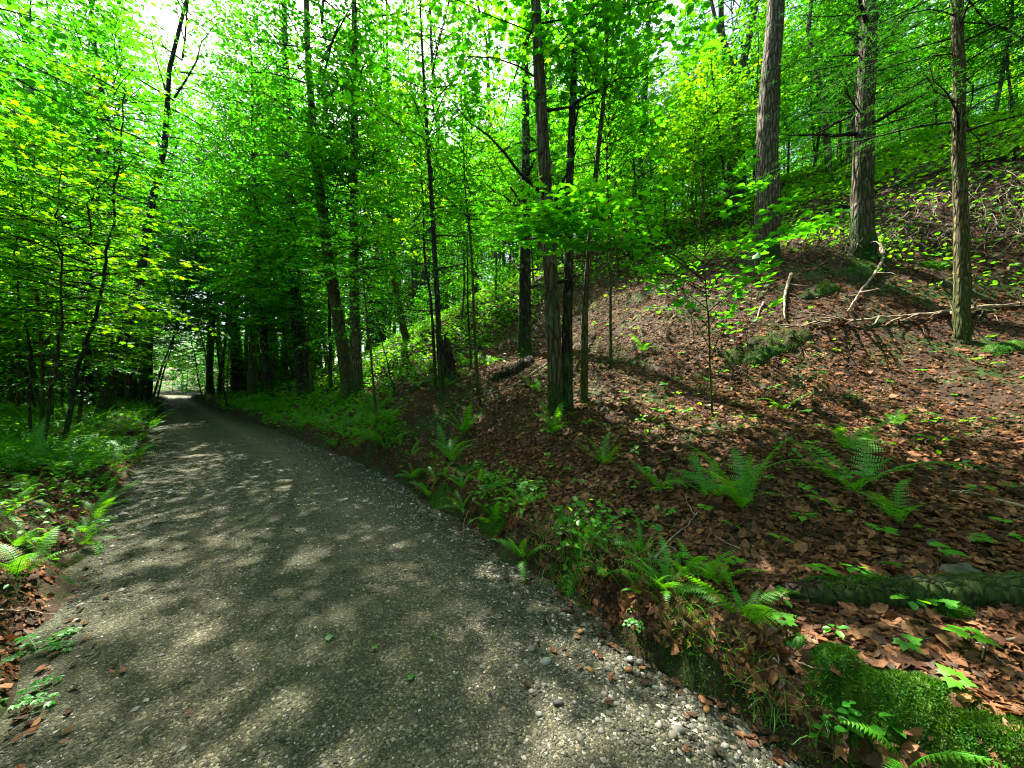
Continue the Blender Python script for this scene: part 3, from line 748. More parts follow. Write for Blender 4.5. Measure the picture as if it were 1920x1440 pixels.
# roadside trees just outside the frame (they roof the road)
for (x, y, cr, hc, cs, lb) in [(-9.2, 4.4, 'canopy2', 4.6, 1.0, 'overhanging maple on the flat side whose boughs arch over the gravel road'),
                               (-12.5, 8.2, 'open1', 5.0, 1.0, 'open-crowned tree behind the bent maple reaching towards the sky gap'),
                               (-18.5, 16.8, 'canopy1', 5.5, 1.1, 'full-crowned maple on the flat verge reaching over the far road'),
                               (9.6, 4.0, 'canopy1', 5.5, .8, 'tree just uphill of the slender olive-barked one')]:
    placed.append((x, y))
    generic_tree('overhanging_tree', x, y, 'big%d' % random.randrange(4), cr, hc, 1.0, cs, lb, 'tree', None)
for (x, y, cr, hc, sc_, lb) in [(-24.0, 24.2, 'canopy0', 5.5, 1.35, 'great spreading maple on the flat verge roofing the far stretch of road'),
                                (-16.2, 24.0, 'open1', 6.0, 1.35, 'great thin-crowned maple on the uphill bank roofing the far stretch of road')]:
    placed.append((x, y)); generic_tree('roofing_maple', x, y, 'big1', cr, hc, sc_, 1.05, lb, 'tree', None)
placed.append((-13.6, 12.8)); generic_tree('leaning_canopy_tree', -13.6, 12.8, 'big2', 'open0', 6.6, .95, 1.1, 'slim tree on the flat verge leaning over the road behind the bent maple', 'tree', None, (-.06, .14), 0.0)
def zone(x, y):
    dl, dr = road_d(np.array([x]), np.array([y])); r = math.hypot(x, y); th = math.degrees(math.atan2(x, y))
    if y < 2: return 'in the unseen woods back along the near road'
    if dl[0] > 0: return 'on the flat side close to the fern bed' if r < 20 else 'deep in the flat woods beyond the fern bed'
    if th < -27: return 'along the bank past the shaggy-barked tree' if r < 32 else 'where the road disappears'
    if th < 2: return 'in the sunlit clearing up the hillside' if r < 24 else 'on the hillside beyond the clearing'
    if th < 24: return 'behind the tight tree clump' if r < 24 else 'far up the hill beyond the tight tree clump'
    return 'on the crest behind the thick straight tree' if r < 24 else 'far beyond the crest'
def scatter_trees(n, rmin, rmax, tmin, tmax, dmin, fn, nm, desc, cat='tree', cond=None, pw=1.0):
    c = 0; tries = 0
    while c < n and tries < n * 60:
        tries += 1
        r = rmin + (rmax - rmin) * random.random() ** pw; th = R(random.uniform(tmin, tmax))
        x, y = r * math.sin(th), r * math.cos(th)
        if not free(x, y, dmin) or on_road(x, y, 1.2)[0]: continue
        if cond and not cond(x, y, r, math.degrees(th)): continue
        placed.append((x, y)); c += 1
        z_ = zone(x, y); gr = nm.replace('_', ' ') + 's ' + z_
        fn(x, y, nm, desc + ' ' + z_, gr)
def keep_clear(x, y, r, th):
    """the open leaf-covered slope and the sunlit clearing stay free of extra trees"""
    px, py = in_view_px(x, y, gz(x, y))
    if px > 690 and py > 520 and y < 14: return False
    if px > 1150 and y < 12: return False
    return True
def can_ok(x, y, r, th):
    if not keep_clear(x, y, r, th): return False
    if -28 < th < 10 and r < 38: return False
    if th >= 10 and r < 40: return False
    if th <= -28 and r < 34: return False
    return True
def und_ok(x, y, r, th):
    """the sunlit clearing keeps only a few young trees"""
    if not keep_clear(x, y, r, th): return False
    if -26 < th < 3 and 13 < r < 31: return random.random() < .12
    return True
left_side = lambda x, y, r, th: road_d(np.array([x]), np.array([y]))[0][0] > 1.0
U = random.uniform
def gt_(trs, crs, h0, h1, s0, s1, c0, c1, ln):
    def f(x, y, nm, lb, gr):
        generic_tree(nm, x, y, random.choice(trs), random.choice(crs), U(h0, h1), U(s0, s1), U(c0, c1), lb, 'tree', gr, (random.gauss(0, ln), random.gauss(0, ln)))
    return f
BIG = ['big0', 'big1', 'big2', 'big3']; THIN = ['thin0', 'thin1', 'thin2']
f_can = gt_(BIG, ['canopy0', 'canopy1', 'canopy2', 'canopy3', 'open0', 'open1'], 4.0, 7.5, .85, 1.2, .85, 1.15, .03)
f_tall = gt_(BIG, ['canopy0', 'canopy1', 'canopy2', 'canopy3'], 4.0, 6.5, 1.25, 1.6, .95, 1.15, .03)
f_high = gt_(BIG, ['open0', 'open1'], 7.5, 8.5, 1.3, 1.5, .95, 1.1, .02)
f_mid = gt_(THIN, ['mid0', 'mid1', 'mid2'], 1.6, 3.2, .9, 1.4, .65, .85, .05)
f_und = gt_(THIN, ['maple0', 'maple1', 'maple2'], 1.3, 2.6, .75, 1.25, .8, 1.1, .06)
f_bee = gt_(THIN, ['beech0', 'beech1'], .9, 2.2, .75, 1.25, .8, 1.05, .05)
f_yel = gt_(THIN, ['yellow0', 'yellow1', 'yellow2'], 1.5, 3.0, .8, 1.25, .8, 1.1, .06)
f_hem = gt_(['big2'], ['hemlock0', 'hemlock1'], 2.2, 5, .8, 1.2, .9, 1.3, .02)
def f_shr(x, y, nm, lb, gr):
    root = link(nm, None, None, (x, y, gz(x, y) - .03), (0, 0, U(0, 6.28)), U(.6, 1.3) * (1 if math.hypot(x, y) < 32 else 1.7)); tag(root, lb, 'shrub', gr)
    link('foliage', CR['shrub%d' % random.randrange(2)], root)
scatter_trees(100, 24, 85, -64, 62, 2.6, f_can, 'canopy_tree', 'tall canopy maple', cond=can_ok, pw=1.1)
scatter_trees(10, 25, 36, -24, 14, 3.5, f_high, 'high_crowned_maple', 'tall maple with a high thin crown')
scatter_trees(26, 44, 62, -30, 8, 2.4, f_tall, 'tall_maple_tree', 'very tall full-crowned maple')
scatter_trees(44, 38, 64, -60, -26, 2.4, f_tall, 'tall_maple_tree', 'very tall full-crowned maple', cond=lambda x, y, r, th: r > 38 or th < -28)
scatter_trees(48, 5, 32, 66, 292, 2.6, f_can, 'canopy_tree', 'tall canopy maple')  # unseen woods behind the camera, added to block skylight
scatter_trees(30, 5, 22, 66, 292, 1.6, f_mid, 'layered_maple', 'half-grown maple with stacked leaf layers')  # lower trees of the same unseen woods, also there to cut skylight
scatter_trees(18, 14, 45, -60, 60, 2.4, f_hem, 'hemlock_tree', 'dark drooping hemlock', cond=lambda x, y, r, th: keep_clear(x, y, r, th) and not (-46 < th < 4 and r < 34))
scatter_trees(34, 11, 34, -63, -42, 1.3, f_yel, 'yellow_maple', 'yellow-green young maple', cond=left_side)
scatter_trees(40, 14, 40, -27, 62, 1.5, f_yel, 'yellow_maple', 'yellow-green young maple', cond=und_ok)
# trees leaning in over the road from both verges, and the wall of leaves where it turns away
for k, (px, py, side) in enumerate([(425, 762, 1), (400, 757, 1), (282, 762, 0), (292, 758, 0), (380, 752, 1)]):
    p = hit(px, py); placed.append((p[0], p[1])); z_ = zone(p[0], p[1])
    o = generic_tree('arching_maple', p[0], p[1], 'thin0', 'mid%d' % (k % 3), U(2.4, 3.2), U(1.15, 1.45), .85, 'slender maple leaning over the gravel ' + z_, 'tree', 'arching maples ' + z_, rz=0)
    q = np.array([-.76, .65]); n2 = np.array([-.65, -.76]) * (1 if side else -1); tl = U(.12, .2)
    o.rotation_euler = Matrix.Rotation(tl, 3, Vector((-n2[1], n2[0], 0))).to_euler()
scatter_trees(40, 58, 95, -50, -33, 2.2, f_mid, 'layered_maple', 'half-grown maple with stacked leaf layers')
scatter_trees(30, 50, 90, -56, -30, 1.6, f_bee, 'beech_sapling', 'small-leaved beech sapling')
scatter_trees(100, 11, 70, -63, 62, 1.6, f_mid, 'layered_maple', 'half-grown maple with stacked leaf layers', cond=und_ok, pw=1.25)
scatter_trees(80, 10, 55, -62, 60, 1.2, f_und, 'understory_maple', 'small understory maple', cond=und_ok, pw=1.2)
scatter_trees(70, 11, 55, -62, 60, 1.2, f_bee, 'beech_sapling', 'small-leaved beech sapling', cond=und_ok, pw=1.2)
scatter_trees(26, 62, 80, -46, -37, .8, f_shr, 'leafy_shrub', 'low leafy shrub')
scatter_trees(70, 32, 75, -62, -30, 1.2, f_shr, 'leafy_shrub', 'low leafy shrub')
scatter_trees(110, 9, 50, -62, 58, .8, f_shr, 'leafy_shrub', 'low leafy shrub', cond=lambda x, y, r, th: keep_clear(x, y, r, th) and not (left_side(x, y, r, th) and r < 16), pw=1.3)

# the far-off wood that reads as one mass of leaves
def distant_woods():
    g = np.random.default_rng(70); b = MB(); n = 70000
    r = g.uniform(62, 135, n); t = np.radians(g.uniform(-66, 64, n)); x, y = r * np.sin(t), r * np.cos(t)
    cl = fbm(x * .12, y * .12, 3, 55)
    top = 9 + 8 * np.clip(cl + .4, 0, 1.4)
    h = top * g.random(n) ** .9
    k = (vnoise(x * .35 + h * .2, y * .35 - h * .3, 56) > -.35) & ~on_road(x, y, .5)
    x, y, h, n = x[k], y[k], h[k], int(k.sum())
    d = g.normal(size=(n, 3)); d[:, 2] *= .4
    b.leaves(np.stack([x, y, ground(x, y) + h], 1), d, np.array([0, 0, 1.]) + g.normal(size=(n, 3)) * .5, g.uniform(.35, .8, n), TL)
    tag(link('distant_woods', b.mesh('distant_woods', [M['canopy']])), 'far-off mass of green woodland leaves beyond the visible trunks', 'woods', None, 'stuff')
distant_woods()

# ------------------------------------------------------------------ the near sapling with single large leaves
maple_me = {}
for nm_, mt in (('maple', 'maple'), ('yellow', 'yellow')):
    b = MB(); b.add(TM[0], TM[1]); maple_me[nm_] = b.mesh('maple_leaf', [M[mt]])
bm_ = MB(); bm_.add(TL[0], TL[1]); ovate_me = bm_.mesh('ovate_leaf', [M['maple']])
def leaf_obj(parent, me, pos, d, nrm, size):
    d = Vector(d).normalized(); n = Vector(nrm).normalized(); s = d.cross(n).normalized(); n = s.cross(d)
    m = Matrix((s, d, n)).transposed().to_4x4()
    m = Matrix.Translation(Vector(pos)) @ m @ Matrix.Diagonal((size, size, size, 1))
    o = bpy.data.objects.new('leaf', me); COL.objects.link(o); o.parent = parent; o.matrix_local = m
    return o
def near_sapling(name, label, pix, D, brs, leaf, me, mat='bark_olive', seed=3, step=.085):
    g = np.random.default_rng(seed)
    base = hit(*pix[0]); Yb = base[1]
    W = np.array([at(a, c, Yb) for a, c in pix]); W[0] = base; W -= base
    z = np.concatenate([[-.1], np.linspace(0, W[-1][2], 18)])
    P = np.stack([np.interp(z, W[:, 2], W[:, 0]), .01 * np.cumsum(g.normal(size=len(z))), z], 1); P[:, 1] -= P[1, 1]
    root = link(name, None, None, tuple(base)); tag(root, label, 'sapling')
    b = MB(); b.tube(P, np.linspace(D / 2, D * .15, len(z)), 8, 0, True, .04, g)
    link('stem', b.mesh('stem', [M[mat]]), root)
    for (h, tx, ty, dy) in brs:       # tip pixel and depth offset of each bough
        h = min(h, z[-1]); p0 = np.array([np.interp(h, P[:, 2], P[:, q]) for q in range(3)])
        p1 = at(tx, ty, Yb + dy) - base
        n = 8; s = np.linspace(0, 1, n)[:, None]
        Q = p0 + (p1 - p0) * s + np.array([0, 0, .04]) * np.sin(s * math.pi) * np.linalg.norm(p1 - p0) + np.cumsum(g.normal(size=(n, 3)) * .012, 0) * s
        b = MB(); b.tube(Q, np.linspace(D * .22, .002, n), 5)
        L = np.linalg.norm(p1 - p0); tan = unit(p1 - p0)
        spots = []
        nt_ = max(2, int(L / .17))
        for k in range(nt_):
            u0 = .3 if L < .9 else .5; u = u0 + (1 - u0) * (k + .5) / nt_; c = np.array([np.interp(u, s[:, 0], Q[:, q]) for q in range(3)])
            sg = 1 if k % 2 else -1
            hs = unit(np.cross(tan, [0, 0, 1.0])) * sg
            td = unit(tan * .75 + hs * .8 + np.array([0, 0, g.normal() * .1])); tl = L * .38 * (1.15 - u * .7)
            e = c + td * tl
            b.tube(np.array([c, (c + e) / 2, e]), [.003, .0025, .0015], 4)
            m = max(2, int(tl / step))
            for w in range(m):
                spots.append((c + (e - c) * (w + .7) / m, td, (1 if w % 2 else -1)))
        spots.append((Q[-1], tan, 0)); spots.append((Q[-2], tan, 1))
        br = link('branch', b.mesh('branch', [M['twig']]), root)
        for c, td, sg in spots:
            for q in ((1, -1) if g.random() < .35 else (sg,)):
                pr = unit(np.cross(td, [0, 0, 1.0])) * q
                d = unit(td * .7 + pr * .8 + g.normal(size=3) * .15 + np.array([0, 0, -.12]))
                sz = leaf * g.uniform(.65, 1.2)
                leaf_obj(br, me, c + d * .03, d, np.array([0, 0, 1.0]) + g.normal(size=3) * .22, sz)
    return root
near_sapling('maple_sapling', 'bright maple sapling with big layered leaves on the open slope', [(1336, 782), (1328, 640), (1322, 520), (1318, 400), (1310, 330)], .03,
             [(1.35, 1130, 465, -.5), (1.55, 1000, 425, -.3), (1.6, 925, 415, .1), (1.7, 1060, 385, -.7), (1.9, 1120, 362, -.2), (1.65, 1200, 425, .3), (1.8, 1010, 375, .3),
              (1.5, 1400, 450, -.3), (1.6, 1490, 430, -.2), (1.3, 1440, 490, -.4), (1.75, 1530, 425, .2), (2.0, 1420, 350, .2), (2.1, 1390, 310, 0), (1.1, 1390, 520, .1), (.85, 1280, 570, -.2), (2.2, 1250, 335, .3),
              (1.1, 1230, 510, -.4), (.7, 1370, 590, -.1), (1.9, 1470, 375, -.3)],
             .115, maple_me['maple'], step=.085)
near_sapling('knee_high_sapling', 'knee-high maple seedling tree with a flat top on the slope', [(1400, 710), (1402, 620), (1400, 560)], .014,
             [(.5, 1440, 520, -.1), (.55, 1360, 530, -.1), (.6, 1420, 490, .1), (.62, 1380, 560, -.2), (.6, 1460, 560, 0), (.4, 1340, 585, 0)], .10, maple_me['maple'], seed=5)
near_sapling('low_sapling', 'low broad-leaved sapling in the shade on the slope below the thick tree', [(1300, 640), (1297, 590), (1290, 540)], .014,
             [(.5, 1230, 540, -.1), (.55, 1340, 520, -.1), (.6, 1260, 500, .1), (.62, 1310, 500, -.2), (.5, 1220, 580, 0)], .11, ovate_me, seed=6)

# maple bough over the tight clump, top of the picture
def bough_tree():
    g = np.random.default_rng(44)
    base = hit(1145, 690); Yb = base[1]
    near_sapling('tall_maple', 'tall thin maple with large bright leaves hanging high beside the tight clump', [(1145, 690), (1143, 500), (1137, 300), (1150, 100), (1150, -60)], .06,
                 [(3.9, 1080, 130, -1.2), (3.7, 1190, 160, -1.4), (4.2, 1040, 60, -1.4), (4.3, 1220, 60, -1.2), (4.6, 1110, 20, -1.5), (4.7, 1280, 10, -1.0), (3.4, 1240, 200, -.9), (4.1, 1150, 90, -1.6), (3.2, 1060, 190, -.9),
                  (4.8, 1000, -10, -1.0), (3.0, 1200, 250, -.6), (4.9, 1190, -40, -1.4), (4.4, 1330, 70, -.8), (4.6, 920, 20, -.8)], .13, maple_me['maple'], seed=8, step=.10)
bough_tree()

# ------------------------------------------------------------------ ferns
def frond_mesh(name, arch, pairs, sub, seed, mat, stem=True):
    g = np.random.default_rng(seed); b = MB()
    s = np.linspace(0, 1, 16)
    ang = R(66) - arch * s ** 1.2
    y = np.concatenate([[0], np.cumsum(np.cos((ang[1:] + ang[:-1]) / 2))]) / 15; z = np.concatenate([[0], np.cumsum(np.sin((ang[1:] + ang[:-1]) / 2))]) / 15
    C = np.stack([.05 * np.sin(s * 3 + seed), y, z], 1)
    if stem: b.tube(C, np.linspace(.007, .0015, 16), 4)
    else: b.tube(C[::3], np.linspace(.007, .002, 6), 3, 0, False)
    for i in range(pairs):
        t = .16 + .84 * (i + .5) / pairs
        p = np.array([np.interp(t, s, C[:, q]) for q in range(3)])
        tn = unit(np.array([np.interp(min(t + .04, 1), s, C[:, q]) for q in range(3)]) - np.array([np.interp(t - .04, s, C[:, q]) for q in range(3)]))
        L = (.23 if sub else .22) * (math.sin(min(1, t * 1.6 + .05) * math.pi * .5) * (1 - t) ** .75 * 1.15 + .03)
        for sg in (1, -1):
            sd = np.array([sg, 0, 0.]); up = unit(np.cross(sd * sg, tn)); 
            d = unit(sd * .9 + tn * .35 - up * .15 + g.normal(size=3) * .05)
            e = p + d * L
            if sub:
                m = sub; w = (np.arange(m) + .4) / m
                pp = p + (e - p) * w[:, None] + np.array([0, 0, -.05 * L]) * (w ** 2)[:, None]
                for q in (1, -1):
                    dd = unit(tn[None] * q + d * .45 + g.normal(size=(m, 3)) * .06)
                    b.leaves(pp, dd, np.repeat(up[None], m, 0), (.40 / pairs) * (1.12 - w ** 1.3) * min(1, L * 9), TF)
            else:
                b.leaves(p[None], d[None], up[None], [L], TP)
    return b.mesh(name, [M[mat]])
TF = (np.array([[0, -.05, 0], [.42, .3, .02], [0, 1, -.05], [-.42, .3, .02]], float), [np.array([[0, 1, 2, 3]])])
TP = (np.array([[0, 0, 0], [.10, .25, .0], [.07, .6, -.02], [0, 1, -.08], [-.07, .6, -.02], [-.10, .25, 0]], float), [np.array([[0, 1, 2, 3], [0, 3, 4, 5]])])
FROND = [frond_mesh('fern_frond', R(a), 17, 8, k, 'fern') for k, a in enumerate([62, 82, 105, 45])]
FROND_LO = [frond_mesh('fern_frond', R(a), 13, 0, 10 + k, 'fern') for k, a in enumerate([80, 105, 60])]
DEADF = frond_mesh('dead_frond', R(150), 14, 0, 33, 'deadfern')
def fern(p, size, n, label, group=None, lo=False, seed=None, az=None, spread=6.283, name='fern', ms=None):
    root = link(name, None, None, (p[0], p[1], p[2] - .02)); tag(root, label, 'fern', group)
    a0 = random.uniform(0, 6.28)
    for k in range(n):
        a = (a0 + k * 6.283 / n + random.gauss(0, .25)) if az is None else az + (k / (max(n - 1, 1)) - .5) * spread
        me = ms if ms else random.choice(FROND_LO if lo else FROND)
        link('frond', me, root, None, (random.gauss(0.0, .2), random.gauss(0, .18), a), size * random.uniform(.5, 1.15))
    return root
FERNS = [  # px, py of the crown, frond length in m, fronds, label
    (1392, 955, .46, 9, 'large fern in the middle of the leaf-covered slope'),
    (1330, 935, .36, 6, 'fern touching the large one on the leaf-covered slope'),
    (1600, 920, .55, 6, 'fern with long arching fronds above the fallen thin twig'),
    (1595, 850, .42, 6, 'dark fern uphill of the long-arching one'),
    (1690, 985, .34, 4, 'small fern in shade below the long-arching fern'),
    (1132, 872, .36, 6, 'fern alone on the slope below the tight tree clump'),
    (1035, 812, .50, 7, 'fern at the foot of the tight tree clump'),
    (868, 815, .50, 6, 'fern on the slope below the broken stump'),
    (845, 865, .45, 7, 'fern beside the moss-capped rock'),
    (775, 900, .42, 6, 'fern hanging over the eroded bank lip near the leafy sapling'),
    (805, 935, .36, 5, 'fern drooping from the bank lip above the first dark undercut'),
    (868, 958, .34, 6, 'fern on the mossy lip between two undercuts'),
    (930, 985, .30, 6, 'low fern beside the small mossy boulder'),
    (985, 1050, .26, 6, 'bright fern on the mossy lip next to the long grass'),
    (1130, 1085, .30, 6, 'bright fern on the bank lip below the long grass'),
    (1232, 1108, .16, 3, 'single small fern uphill of the bright lip fern'),
    (1395, 1165, .30, 7, 'sunlit fern on the bank near the end of the mossy log'),
    (1700, 1440, .22, 4, 'fern at the foot of the big moss cushion'),
    (1240, 918, .30, 4, 'sparse fern on the slope beside a thin seedling'),
    (1205, 660, .40, 6, 'fern in the hollow on the upper slope'),
    (1010, 735, .42, 5, 'shaded fern behind the tight tree clump'),
    (40, 1085, .32, 4, 'fern reaching out from the hollow in the flat-side bank'),
    (1680, 800, .30, 5, 'little fern on the dry bench of the slope'),
    (1470, 770, .30, 4, 'faint fern near the sapling on the slope'),
]
for i, (px, py, s, n, lb) in enumerate(FERNS):
    fern(hit(px, py), s * 1.45, n + 2, lb)
fern(hit(1820, 985), .22, 7, 'withered rusty-brown fern on the sunny slope', name='dead_fern', ms=DEADF)
def fern_bed(n, box, label, group, smin, smax, dmin):
    pts, c, tr = [], 0, 0
    while c < n and tr < n * 40:
        tr += 1
        p = hit(random.uniform(*box[:2]), random.uniform(*box[2:]))
        if on_road(p[0], p[1], .12)[0] or p[1] > 60: continue
        if any((p[0] - q[0]) ** 2 + (p[1] - q[1]) ** 2 < dmin * dmin for q in pts): continue
        pts.append(p); c += 1
        fern(p, random.uniform(smin, smax), random.randint(5, 7), label, group, lo=p[1] > 7)
    return pts
bedL = fern_bed(92, (-60, 312, 760, 880), 'green fern in the dense bed on the flat side of the road', 'ferns in the flat-side bed', .55, .9, .33)
bedL2 = fern_bed(18, (-20, 230, 880, 1030), 'fern clinging to the low flat-side bank', 'ferns on the flat-side bank', .35, .55, .25)
bedR = fern_bed(72, (425, 735, 742, 850), 'green fern on the bank along the uphill side of the road', 'ferns along the uphill bank', .45, .75, .28)
bedH = fern_bed(36, (620, 900, 610, 730), 'fern in the sunlit clearing up the hillside', 'ferns in the hillside clearing', .4, .65, .5)
g = np.random.default_rng(63)
for i in range(300):
    if i >= 46: break
    i0 = int(g.integers(22, 62)); f0 = g.random(); p = RP[i0] * (1 - f0) + RP[i0 + 1] * f0; t = unit(RP[i0 + 1] - RP[i0])
    p = p + np.array([t[1], -t[0]]) * g.uniform(.18, .5)
    if not 2.3 < p[1] < 13: continue
    fern((p[0], p[1], gz(p[0], p[1])), g.uniform(.22, .40), int(g.integers(4, 8)), 'fern in the fringe along the mossy lip of the uphill bank', 'ferns fringing the bank lip')
bedT = fern_bed(24, (1480, 1900, 262, 345), 'fern on the crest behind the twig-covered bank', 'ferns on the crest', .5, .8, .5)
def fern_carpet(name, label, n, boxes, smin, smax):
    src = [(np.array([v.co for v in me.vertices]), [np.array([list(p.vertices) for p in me.polygons if len(p.vertices) == k]).reshape(-1, k) for k in (3, 4)]) for me in FROND_MIN]
    b = MB(); c = 0
    for _ in range(n * 6):
        if c >= n: break
        bx = random.choice(boxes); p = hit(random.uniform(*bx[:2]), random.uniform(*bx[2:]))
        if on_road(p[0], p[1], .1)[0] or p[1] > 75: continue
        c += 1; a0 = random.uniform(0, 6.28)
        for k in range(6):
            V, F = random.choice(src); mt = np.array(Euler((random.gauss(0, .12), random.gauss(0, .12), a0 + k * 1.05 + random.gauss(0, .25))).to_matrix())
            b.add(V @ mt.T * random.uniform(smin, smax) + p, [f for f in F if len(f)])
    tag(link(name, b.mesh(name, [M['fern']])), label, 'ferns', None, 'stuff')
FROND_MIN = [frond_mesh('fern_frond', R(a), 10, 0, 20 + k, 'fern', False) for k, a in enumerate([80, 110])]
fern_carpet('fern_carpet', 'carpet of small ferns filling the gaps on both verges and the clearing', 330, [(-60, 310, 752, 900), (-60, 310, 750, 800), (430, 735, 742, 850), (620, 920, 600, 730), (400, 520, 735, 780)], .4, .75)
# ------------------------------------------------------------------ scattered ground stuff
def polar(n, rmin, rmax, tmin, tmax, g):
    r = np.exp(g.uniform(math.log(rmin), math.log(rmax), n)); t = np.radians(g.uniform(tmin, tmax, n))
    return r * np.sin(t), r * np.cos(t)
# leaf litter
g = np.random.default_rng(90)
x, y = polar(380000, 1.2, 22, -60, 58, g)
dl, dr = road_d(x, y)
dens = fbm(x * .9, y * .9, 3, 61)
keep = ((dr > .10) | ((dl > .12) & (g.random(len(x)) < .45))) & (g.random(len(x)) < np.clip(.9 + .5 * dens, .35, 1))
x, y = x[keep], y[keep]
z = ground(x, y); nn = gnormal(x, y)
d = g.normal(size=(len(x), 3)); d -= nn * (d * nn).sum(1, keepdims=True)
b = MB()
ln = np.clip(np.exp(g.normal(math.log(.034), .45, len(x))), .025, .105); rr = np.hypot(x, y); ln *= np.clip(.72 + rr * .045, .8, 1.5)
b.leaves(np.stack([x, y, z + .004 + .018 * g.random(len(x))], 1), unit(d) + nn * g.normal(size=(len(x), 1)) * .20, nn + g.normal(size=(len(x), 3)) * np.where(g.random((len(x), 1)) < .25, .7, .25), ln, TC, 0, g.uniform(.7, 1.5, len(x)))
# curled lobed leaves on top of the nearer litter
k = (np.hypot(x, y) < 6.5) & (g.random(len(x)) < .03); m_ = int(k.sum())
TD = (TML[0] * [1, 1, 1] + np.stack([0 * TML[0][:, 0], 0 * TML[0][:, 0], .55 * TML[0][:, 0] ** 2 + .22 * (TML[0][:, 1] - .4) ** 2], 1), TML[1])
b.leaves(np.stack([x[k], y[k], z[k] + .014 + .02 * g.random(m_)], 1), unit(d[k]) + nn[k] * g.normal(size=(m_, 1)) * .2, nn[k] * g.choice([1, -1], (m_, 1)) + g.normal(size=(m_, 3)) * .35, g.uniform(.04, .08, m_), TD)
tag(link('leaf_litter', b.mesh('leaf_litter', [M['litter']], True)), 'brown fallen leaves covering the woodland slope', 'leaf litter', None, 'stuff')
# litter blown onto the road, a few
x, y = polar(9000, 1.4, 12, -58, 50, g); k = on_road(x, y, .05); dl, dr = road_d(x, y); k &= (np.minimum(-dl, -dr) < g.exponential(.11, len(x))); x, y = x[k], y[k]
b = MB(); b.leaves(np.stack([x, y, road_z(x, y) + .012], 1), g.normal(size=(len(x), 3)) * [1, 1, .1], np.array([0, 0, 1.]) + g.normal(size=(len(x), 3)) * .2, g.uniform(.03, .06, len(x)), TC)
tag(link('road_leaves', b.mesh('road_leaves', [M['litter']], False)), 'scattered dry leaves along the edges of the gravel', 'leaf litter', None, 'stuff')
# gravel
g = np.random.default_rng(91)
oc = np.array([[1, 0, 0], [0, 1, 0], [-1, 0, 0], [0, -1, 0], [0, 0, .7], [0, 0, -.7]], float)
of = np.array([[0, 1, 4], [1, 2, 4], [2, 3, 4], [3, 0, 4], [1, 0, 5], [2, 1, 5], [3, 2, 5], [0, 3, 5]])
x, y = polar(90000, 1.3, 14, -62, 52, g); k = on_road(x, y, .03)
patch = fbm(x * 1.3, y * 1.3, 3, 41)
dl, dr = road_d(x, y)
u = -dr / (-dl - dr + 1e-6)
k &= g.random(len(x)) < np.clip(.5 + .45 * patch + .5 * np.exp(-(dr / .5) ** 2) + .25 * np.exp(-(dl / .5) ** 2), .12, 1)
x, y, dr = x[k], y[k], dr[k]
n = len(x)
sz = np.exp(g.normal(math.log(.0052), .38, n)) * (1 + .8 * np.exp(-(dr / .45) ** 2) * g.random(n)) * np.clip(np.hypot(x, y) / 3.5, .85, 2.2)
rt = g.uniform(0, 6.28, n)
v = oc[None] * sz[:, None, None] * (1 + .28 * g.normal(size=(n, 6, 3)))
v[..., 0] *= g.uniform(1, 1.7, (n, 1))
ca, sa = np.cos(rt)[:, None], np.sin(rt)[:, None]
vx = v[..., 0] * ca - v[..., 1] * sa; vy = v[..., 0] * sa + v[..., 1] * ca
v = np.stack([vx + x[:, None], vy + y[:, None], v[..., 2] + (road_z(x, y) + sz * .25)[:, None]], -1)
b = MB(); b.add(v.reshape(-1, 3), (of[None] + (np.arange(n) * 6)[:, None, None]).reshape(-1, 3))
tag(link('loose_gravel', b.mesh('loose_gravel', [M['stone']], False)), 'loose grey gravel stones on the road surface', 'gravel', None, 'stuff')

# pebbles (single stones)
def stone_mesh(seed, mat, sub=2, flat=.6):
    import bmesh
    g = np.random.default_rng(seed)
    bm = bmesh.new(); bmesh.ops.create_icosphere(bm, subdivisions=sub, radius=1)
    ax = g.uniform(.7, 1.3, 2)
    for vv in bm.verts:
        c = vv.co; k = 1 + .16 * math.sin(c.x * 2.3 + seed) * math.cos(c.y * 2.1 - seed) + .10 * math.sin(c.z * 3.1 + c.x * 2 + seed * 2) + g.normal() * .02
        vv.co = Vector((c.x * ax[0] * k, c.y * ax[1] * k, c.z * flat * k))
    me = bpy.data.meshes.new('stone'); bm.to_mesh(me); bm.free()
    for p in me.polygons: p.use_smooth = True
    me.materials.append(mat); return me
STN = [stone_mesh(k, M['pebble']) for k in range(6)]; STO = stone_mesh(9, M['pebble_orange'])
g = np.random.default_rng(92)
cnt = 0; used = []
while cnt < 150:
    px, py = g.uniform(900, 1420), g.uniform(1020, 1420)
    X, Y = gnd(px, py); dl, dr = road_d(np.array([X]), np.array([Y]))
    if not (-.75 < dr[0] < -.01) or g.random() > math.exp(dr[0] / .35): continue
    s = math.exp(g.normal(math.log(.0125), .34))
    if any((X - a) ** 2 + (Y - c) ** 2 < (s + t) ** 2 * .8 for a, c, t in used): continue
    used.append((X, Y, s)); cnt += 1
    o = link('pebble', STN[cnt % 6], None, (X, Y, float(road_z(np.array([X]), np.array([Y]))[0]) + s * .08), (g.normal() * .2, g.normal() * .2, g.uniform(0, 6.28)), s)
    tag(o, 'smooth greyish pebble lying loose in the gravel below the mossy bank', 'pebble', 'pebbles below the mossy bank')
for px, py, lb in [(1107, 1263, 'rounded orange-brown pebble at the foot of the bank'), (1178, 1262, 'rust-coloured pebble near two round grey ones'), (1088, 1190, 'ochre pebble close to the mossy bank'), (1325, 1338, 'tan pebble beside the grass tuft')]:
    X, Y = gnd(px, py)
    tag(link('orange_pebble', STO, None, (X, Y, .02), (0, 0, g.uniform(0, 6)), .018), lb, 'pebble')
